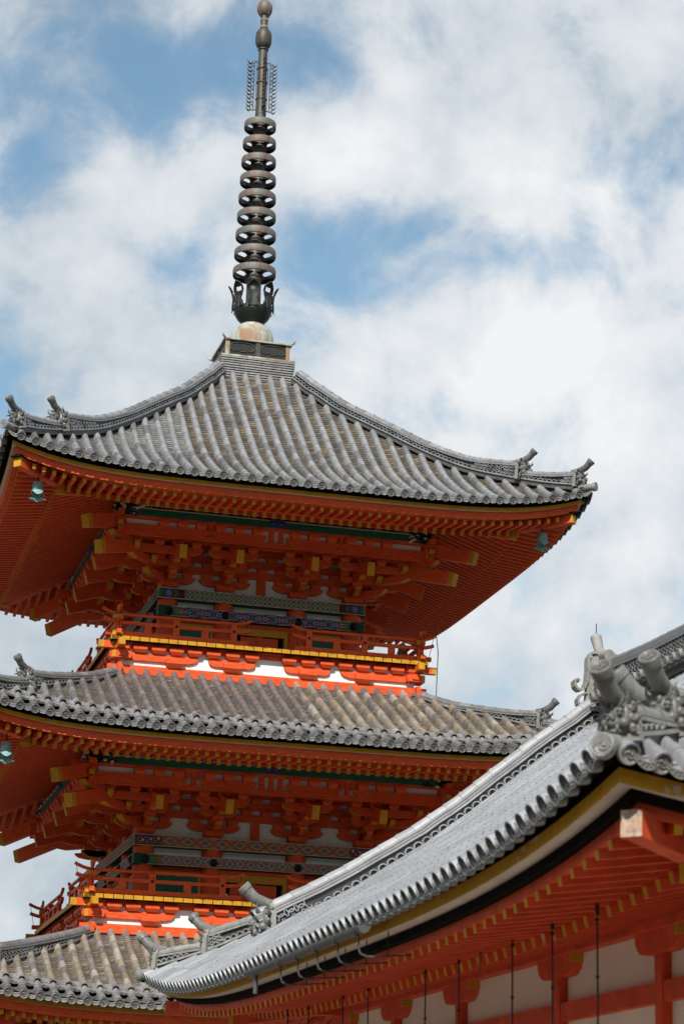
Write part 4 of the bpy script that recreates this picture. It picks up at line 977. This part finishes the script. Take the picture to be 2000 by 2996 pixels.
# main ridge
n = 40; path = []; hs = []
for k in range(n+1):
    y = -KU+2*KU*k/n; t = abs(y)/KU; path.append(Vector((0, y, 7.32+.10*t**3))); hs.append(.62+.10*t**4)
mb, at, cum = ridge('m', path, hs, hroof, [(.16, .155, .155), (.13, .13, .13), (.18, .175, .175)], 'glazed_tile', w=.19, rr=.09, cell=.12, noshi=4)
k = int(2*KU/.24)
for q in range(k):
    y = -KU+.1+q*.24
    for sx in (-1, 1):
        z = 7.34+.10*(abs(y)/KU)**3+.06; mb.tube([(sx*.1, y, z+.03), (sx*.33, y, z-.02)], .068, 'glazed_tile', (.26, .26, .25), seg=10); disc(mb, (sx*.335, y, z-.02), (sx, 0, -.15), .078, (.22, .21, .2))
mb.build('main_ridge', hroof)
for sy_ in (1, -1):
    og = MB(); p = Vector((0, sy_*(KU+.06), 7.46)); c = (.27, .265, .24)
    og.prism([(-.30, -.05), (.30, -.05), (.26, .35), (.20, .70), (.08, .82), (-.08, .82), (-.20, .70), (-.26, .35)], p, EX, EZ, EY, .10, 'roof_tile', c)
    for q in (-1, 1):
        pts = [(.10, .80), (.20, .78), (.245, .70), (.25, .5), (.27, .34), (.32, .22), (.40, .19), (.46, .24), (.47, .32), (.43, .36), (.39, .33)]
        for a_, b_ in zip(pts, pts[1:]): og.bar(p+EX*q*a_[0]+EZ*a_[1], p+EX*q*b_[0]+EZ*b_[1], .17, .035, 'roof_tile', c, upv=(0, 1, 0) if False else (0, 0, 1) if abs(b_[0]-a_[0]) > abs(b_[1]-a_[1]) else (1, 0, 0))
        pts = [(.27, .16), (.36, .12), (.42, .04), (.41, -.03), (.35, -.05), (.33, 0)]
        for a_, b_ in zip(pts, pts[1:]): og.bar(p+EX*q*a_[0]+EZ*a_[1], p+EX*q*b_[0]+EZ*b_[1], .15, .03, 'roof_tile', c, upv=(0, 0, 1) if abs(b_[0]-a_[0]) > abs(b_[1]-a_[1]) else (1, 0, 0))
    og.tube([p+EZ*.72-EY*sy_*.3, p+EZ*.76, p+EZ*.90+EY*sy_*.14, p+EZ*1.12+EY*sy_*.26], [.085, .085, .075, .09], 'roof_tile', c, seg=12)
    og.tube([p+EZ*1.1+EY*sy_*.26, p+EZ*1.34+EY*sy_*.24], .008, 'zinc', seg=4)
    og.build('ridge_end_tile', hroof)
gb = MB()       # white gable walls
for sy_ in (1, -1): gb.prism([(-4.3, 3.8), (4.3, 3.8), (0, 7.0)], (0, sy_*(GL-.5), 0), EX, EZ, EY, .1, 'old_plaster')
gb.build('gable_wall', hall, off=HO)
# eave boards, rafters
FR, WY = 'faded_vermilion', 'worn_yellow'
eb = MB(); z0 = 2.70
hstrip(eb, [(.06, .03), (.24, .10), (.24, .002), (.2, 0)], z0, BLK)
hstrip(eb, [(.24, .012), (.19, .01), (.19, -.105), (.34, -.11)], z0, WY, {0: WY, 1: WY, 2: 'cream_paint'})
hstrip(eb, [(.34, -.095), (.34, -.195), (.44, -.195)], z0, BLK)
hstrip(eb, [(.44, -.18), (.44, -.285), (.56, -.285)], z0, FR)
o = eb.build('eave_board', hroof); turn(o)
rf = MB(); PR = .28
def rz(H, u, d): return .43*max(0, 1-max(H-d-abs(u), 0)/9.4)**4
for side, H in ((0, HY), (1, HX)):
    n = int((H-.5)/PR)
    for i in range(-n, n+1):
        u = (i+.5)*PR
        if abs(u) > H-.62: continue
        def pt(d, z): return (-HX+d, u, z) if side == 0 else (u, -HY+d, z)
        r = rz(H, u, .5); h = .085
        d1, d0 = .45, min(1.45, H-abs(u))
        if d0 > d1+.05: rf.bar(pt(d0, 2.375+.14*(d0-.45)+r), pt(d1, 2.375+r), .07, h, FR, endm=WY)
        d1, d0 = 1.30, min(2.75, H-abs(u))
        if d0 > d1+.05: rf.bar(pt(d0, 2.40+.26*(d0-1.3)+r*.8), pt(d1, 2.40+r*.95), .08, .10, FR, endm=WY)
for k in range(-8, 9): rf.ball((-HX+1.02, k*1.1, 2.445+rz(HY, k*1.1, 1)), (.03, .05, .02), BLK, seg=8, rings=4)
o = rf.build('rafters', hroof); turn(o)
sf = MB()
hstrip(sf, [(.46, -.255), (1.36, -.135)], z0, FR); hstrip(sf, [(1.22, -.14), (1.22, -.235), (1.32, -.235), (1.32, -.16)], z0, FR); hstrip(sf, [(1.28, -.245), (2.8, .15)], z0, FR)
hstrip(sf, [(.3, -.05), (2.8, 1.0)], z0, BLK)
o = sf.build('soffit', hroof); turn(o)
for sy_ in (1, -1):
    hr = MB()
    def q_(dl, z): return Vector((-HX+dl, sy_*(HY-dl), z))
    hr.bar(q_(1.5, 2.70), q_(.34, 2.76), .17, .20, FR, endm='pale_wood'); hr.bar(q_(2.7, 2.80), q_(1.14, 2.58), .18, .22, FR, endm=WY, wrap=.08)
    o = hr.build('hip_rafter', hroof); turn(o)
# body of the hall
BX, BY = 3.95, 7.2
wl = MB(); wl.box((-BX+.02, -BY+.02, GZ+.35), (BX-.02, BY-.02, 2.95), 'old_plaster'); wall = wl.build('plaster_wall', hall, off=HO)
cy_ = [-7.2, -4.55, -1.73, 1.73, 4.55, 7.2]; cx_ = [-BX, -1.5, 1.5, BX]
for x, y in [(-BX, v) for v in cy_]+[(BX, v) for v in cy_]+[(v, -BY) for v in cx_[1:-1]]+[(v, BY) for v in cx_[1:-1]]:
    cm = MB(); cm.box((-.085, -.085, GZ+.3), (.085, .085, 2.40), FR); cm.build('column', wall, off=(x, y, 0))
    ar = MB(); P, ed = arm_poly(.54, .22)
    A, Nn = (EY, EX) if abs(x) > BX-.01 else (EX, EY)
    ar.prism(P, (0, 0, 2.375), A, EZ, Nn, .20, FR)
    ar.prism([(-.55, .13), (-.46, .11), (-.46, .221), (-.55, .221)], (0, 0, 2.374), A, EZ, Nn, .206, YEL)
    ar.build('boat_bracket', wall, off=(x, y, 0))
for (a_, b_) in (((-BX-.13, -BY-.5, 2.595), (-BX+.13, BY+.5, 2.98)), ((BX-.13, -BY-.5, 2.595), (BX+.13, BY+.5, 2.98)), ((-BX-.5, -BY-.13, 2.597), (BX+.5, -BY+.13, 2.97)), ((-BX-.5, BY-.13, 2.597), (BX+.5, BY+.13, 2.97))):
    bm = MB(); bm.box(a_, b_, FR); bm.build('wall_plate', wall)
for zt in (2.11, .3):
    for sx in (-1, 1):
        bm = MB(); bm.box((sx*BX-.07, -BY-.2, zt-.19), (sx*BX+.07, BY+.2, zt), FR); bm.build('tie_rail', wall)
        bm = MB(); bm.box((-BX-.2, sx*BY-.07, zt-.188), (BX+.2, sx*BY+.07, zt+.002), FR); bm.build('tie_rail', wall)
pd = MB(); pd.box((-BX-1.1, -BY-1.1, GZ+.004), (BX+1.1, BY+1.1, GZ+.35), 'old_plaster'); pd.build('podium', hall, off=HO)
# rain gutter on the long eave
gt = MB(); ya, yb = -26.03-YC, -31.15-YC; xg = -5.13-XC
gt.lathe([(.062, 0), (.066, 0), (.066, abs(yb-ya)), (.062, abs(yb-ya))], 12, 'zinc', ctr=(xg, yb, 2.655), ax=(0, 1, 0), a0=0, a1=2*pi) if False else None
n = 10
for r in (.066, .060):
    vs = []
    for y in (ya, yb):
        for k in range(n+1): t = pi+pi*k/n; vs.append((xg+r*cos(t), y, 2.62+r*sin(t)*1.15))
    gt.add(vs, [(k, k+1, n+2+k, n+1+k) for k in range(n)], 'zinc', smooth=True)
for y in (ya, yb):
    gt.add([(xg+.066*cos(pi+pi*k/n), y, 2.62+.076*sin(pi+pi*k/n)) for k in range(n+1)], [tuple(range(n+1))], 'zinc')
gutter = gt.build('gutter', hall, off=HO)
ds_ = MB(); ds_.tube([(xg, ya-.35, 2.58), (xg, ya-.35, 2.34)], .028, 'zinc', seg=8); ds_.build('outlet_pipe', gutter)
for y in (-27.64, -28.45, -29.3, -30.15, -30.95):
    hk = MB(); y -= YC; pts = [(xg-.066, y, 2.62), (xg-.05, y, 2.56), (xg, y, 2.535), (xg, y, 2.43), (xg+.02, y, 2.37), (xg+.08, y, 2.345), (xg+.16, y, 2.345)]
    hk.tube(pts, .012, 'zinc', seg=6); hk.tube([(xg+.12, y, 2.345), (xg+.62, y, 2.385)], .007, 'dark_iron', seg=5); hk.tube([(xg+.30, y, 2.36), (xg+.30, y, 2.60)], .006, 'dark_iron', seg=4)
    hk.build('gutter_hook', gutter)
# thin iron rods hanging under the eave, one short hook
where = {0: 'leftmost of the hanging iron rods', 8: 'rightmost of the hanging iron rods, nearest the eave corner'}
ords = ['', 'second', 'third', 'fourth', 'fifth', 'sixth', 'seventh', 'eighth', '']
for i, y in enumerate((-22.83, -23.99, -25.70, -26.84, -29.13, -30.30, -31.98, -33.09, -34.22)):
    r_ = MB(); r_.tube([(0, 0, 0), (0, 0, -.10)], .018, 'dark_iron', seg=6); r_.tube([(0, 0, -.08), (.0, 0, -4.23)], .0085, 'dark_iron', seg=6); r_.ball((0, 0, -.14), .022, 'dark_iron', seg=6, rings=4); r_.ball((0, 0, -.62), .018, 'dark_iron', seg=6, rings=4)
    o = r_.build('hanging_rod', off=(-3.9, y, 2.545))
    tag(o, (where[i]+' under the hall eave') if i in where else ords[i]+' thin iron rod from the left hanging under the hall eave', 'rod', 'iron rods hanging under the hall eave')
r_ = MB(); r_.tube([(0, 0, 0), (0, 0, -.14)], .02, 'dark_iron', seg=6); r_.tube([(0, 0, -.14), (.012, .01, -.20), (-.01, 0, -.25), (.0, 0, -.30)], .007, 'zinc', seg=5)
tag(r_.build('short_hook', off=(-3.9, -31.0, 2.56)), 'short black hook with a bent wire end under the hall eave', 'hook')
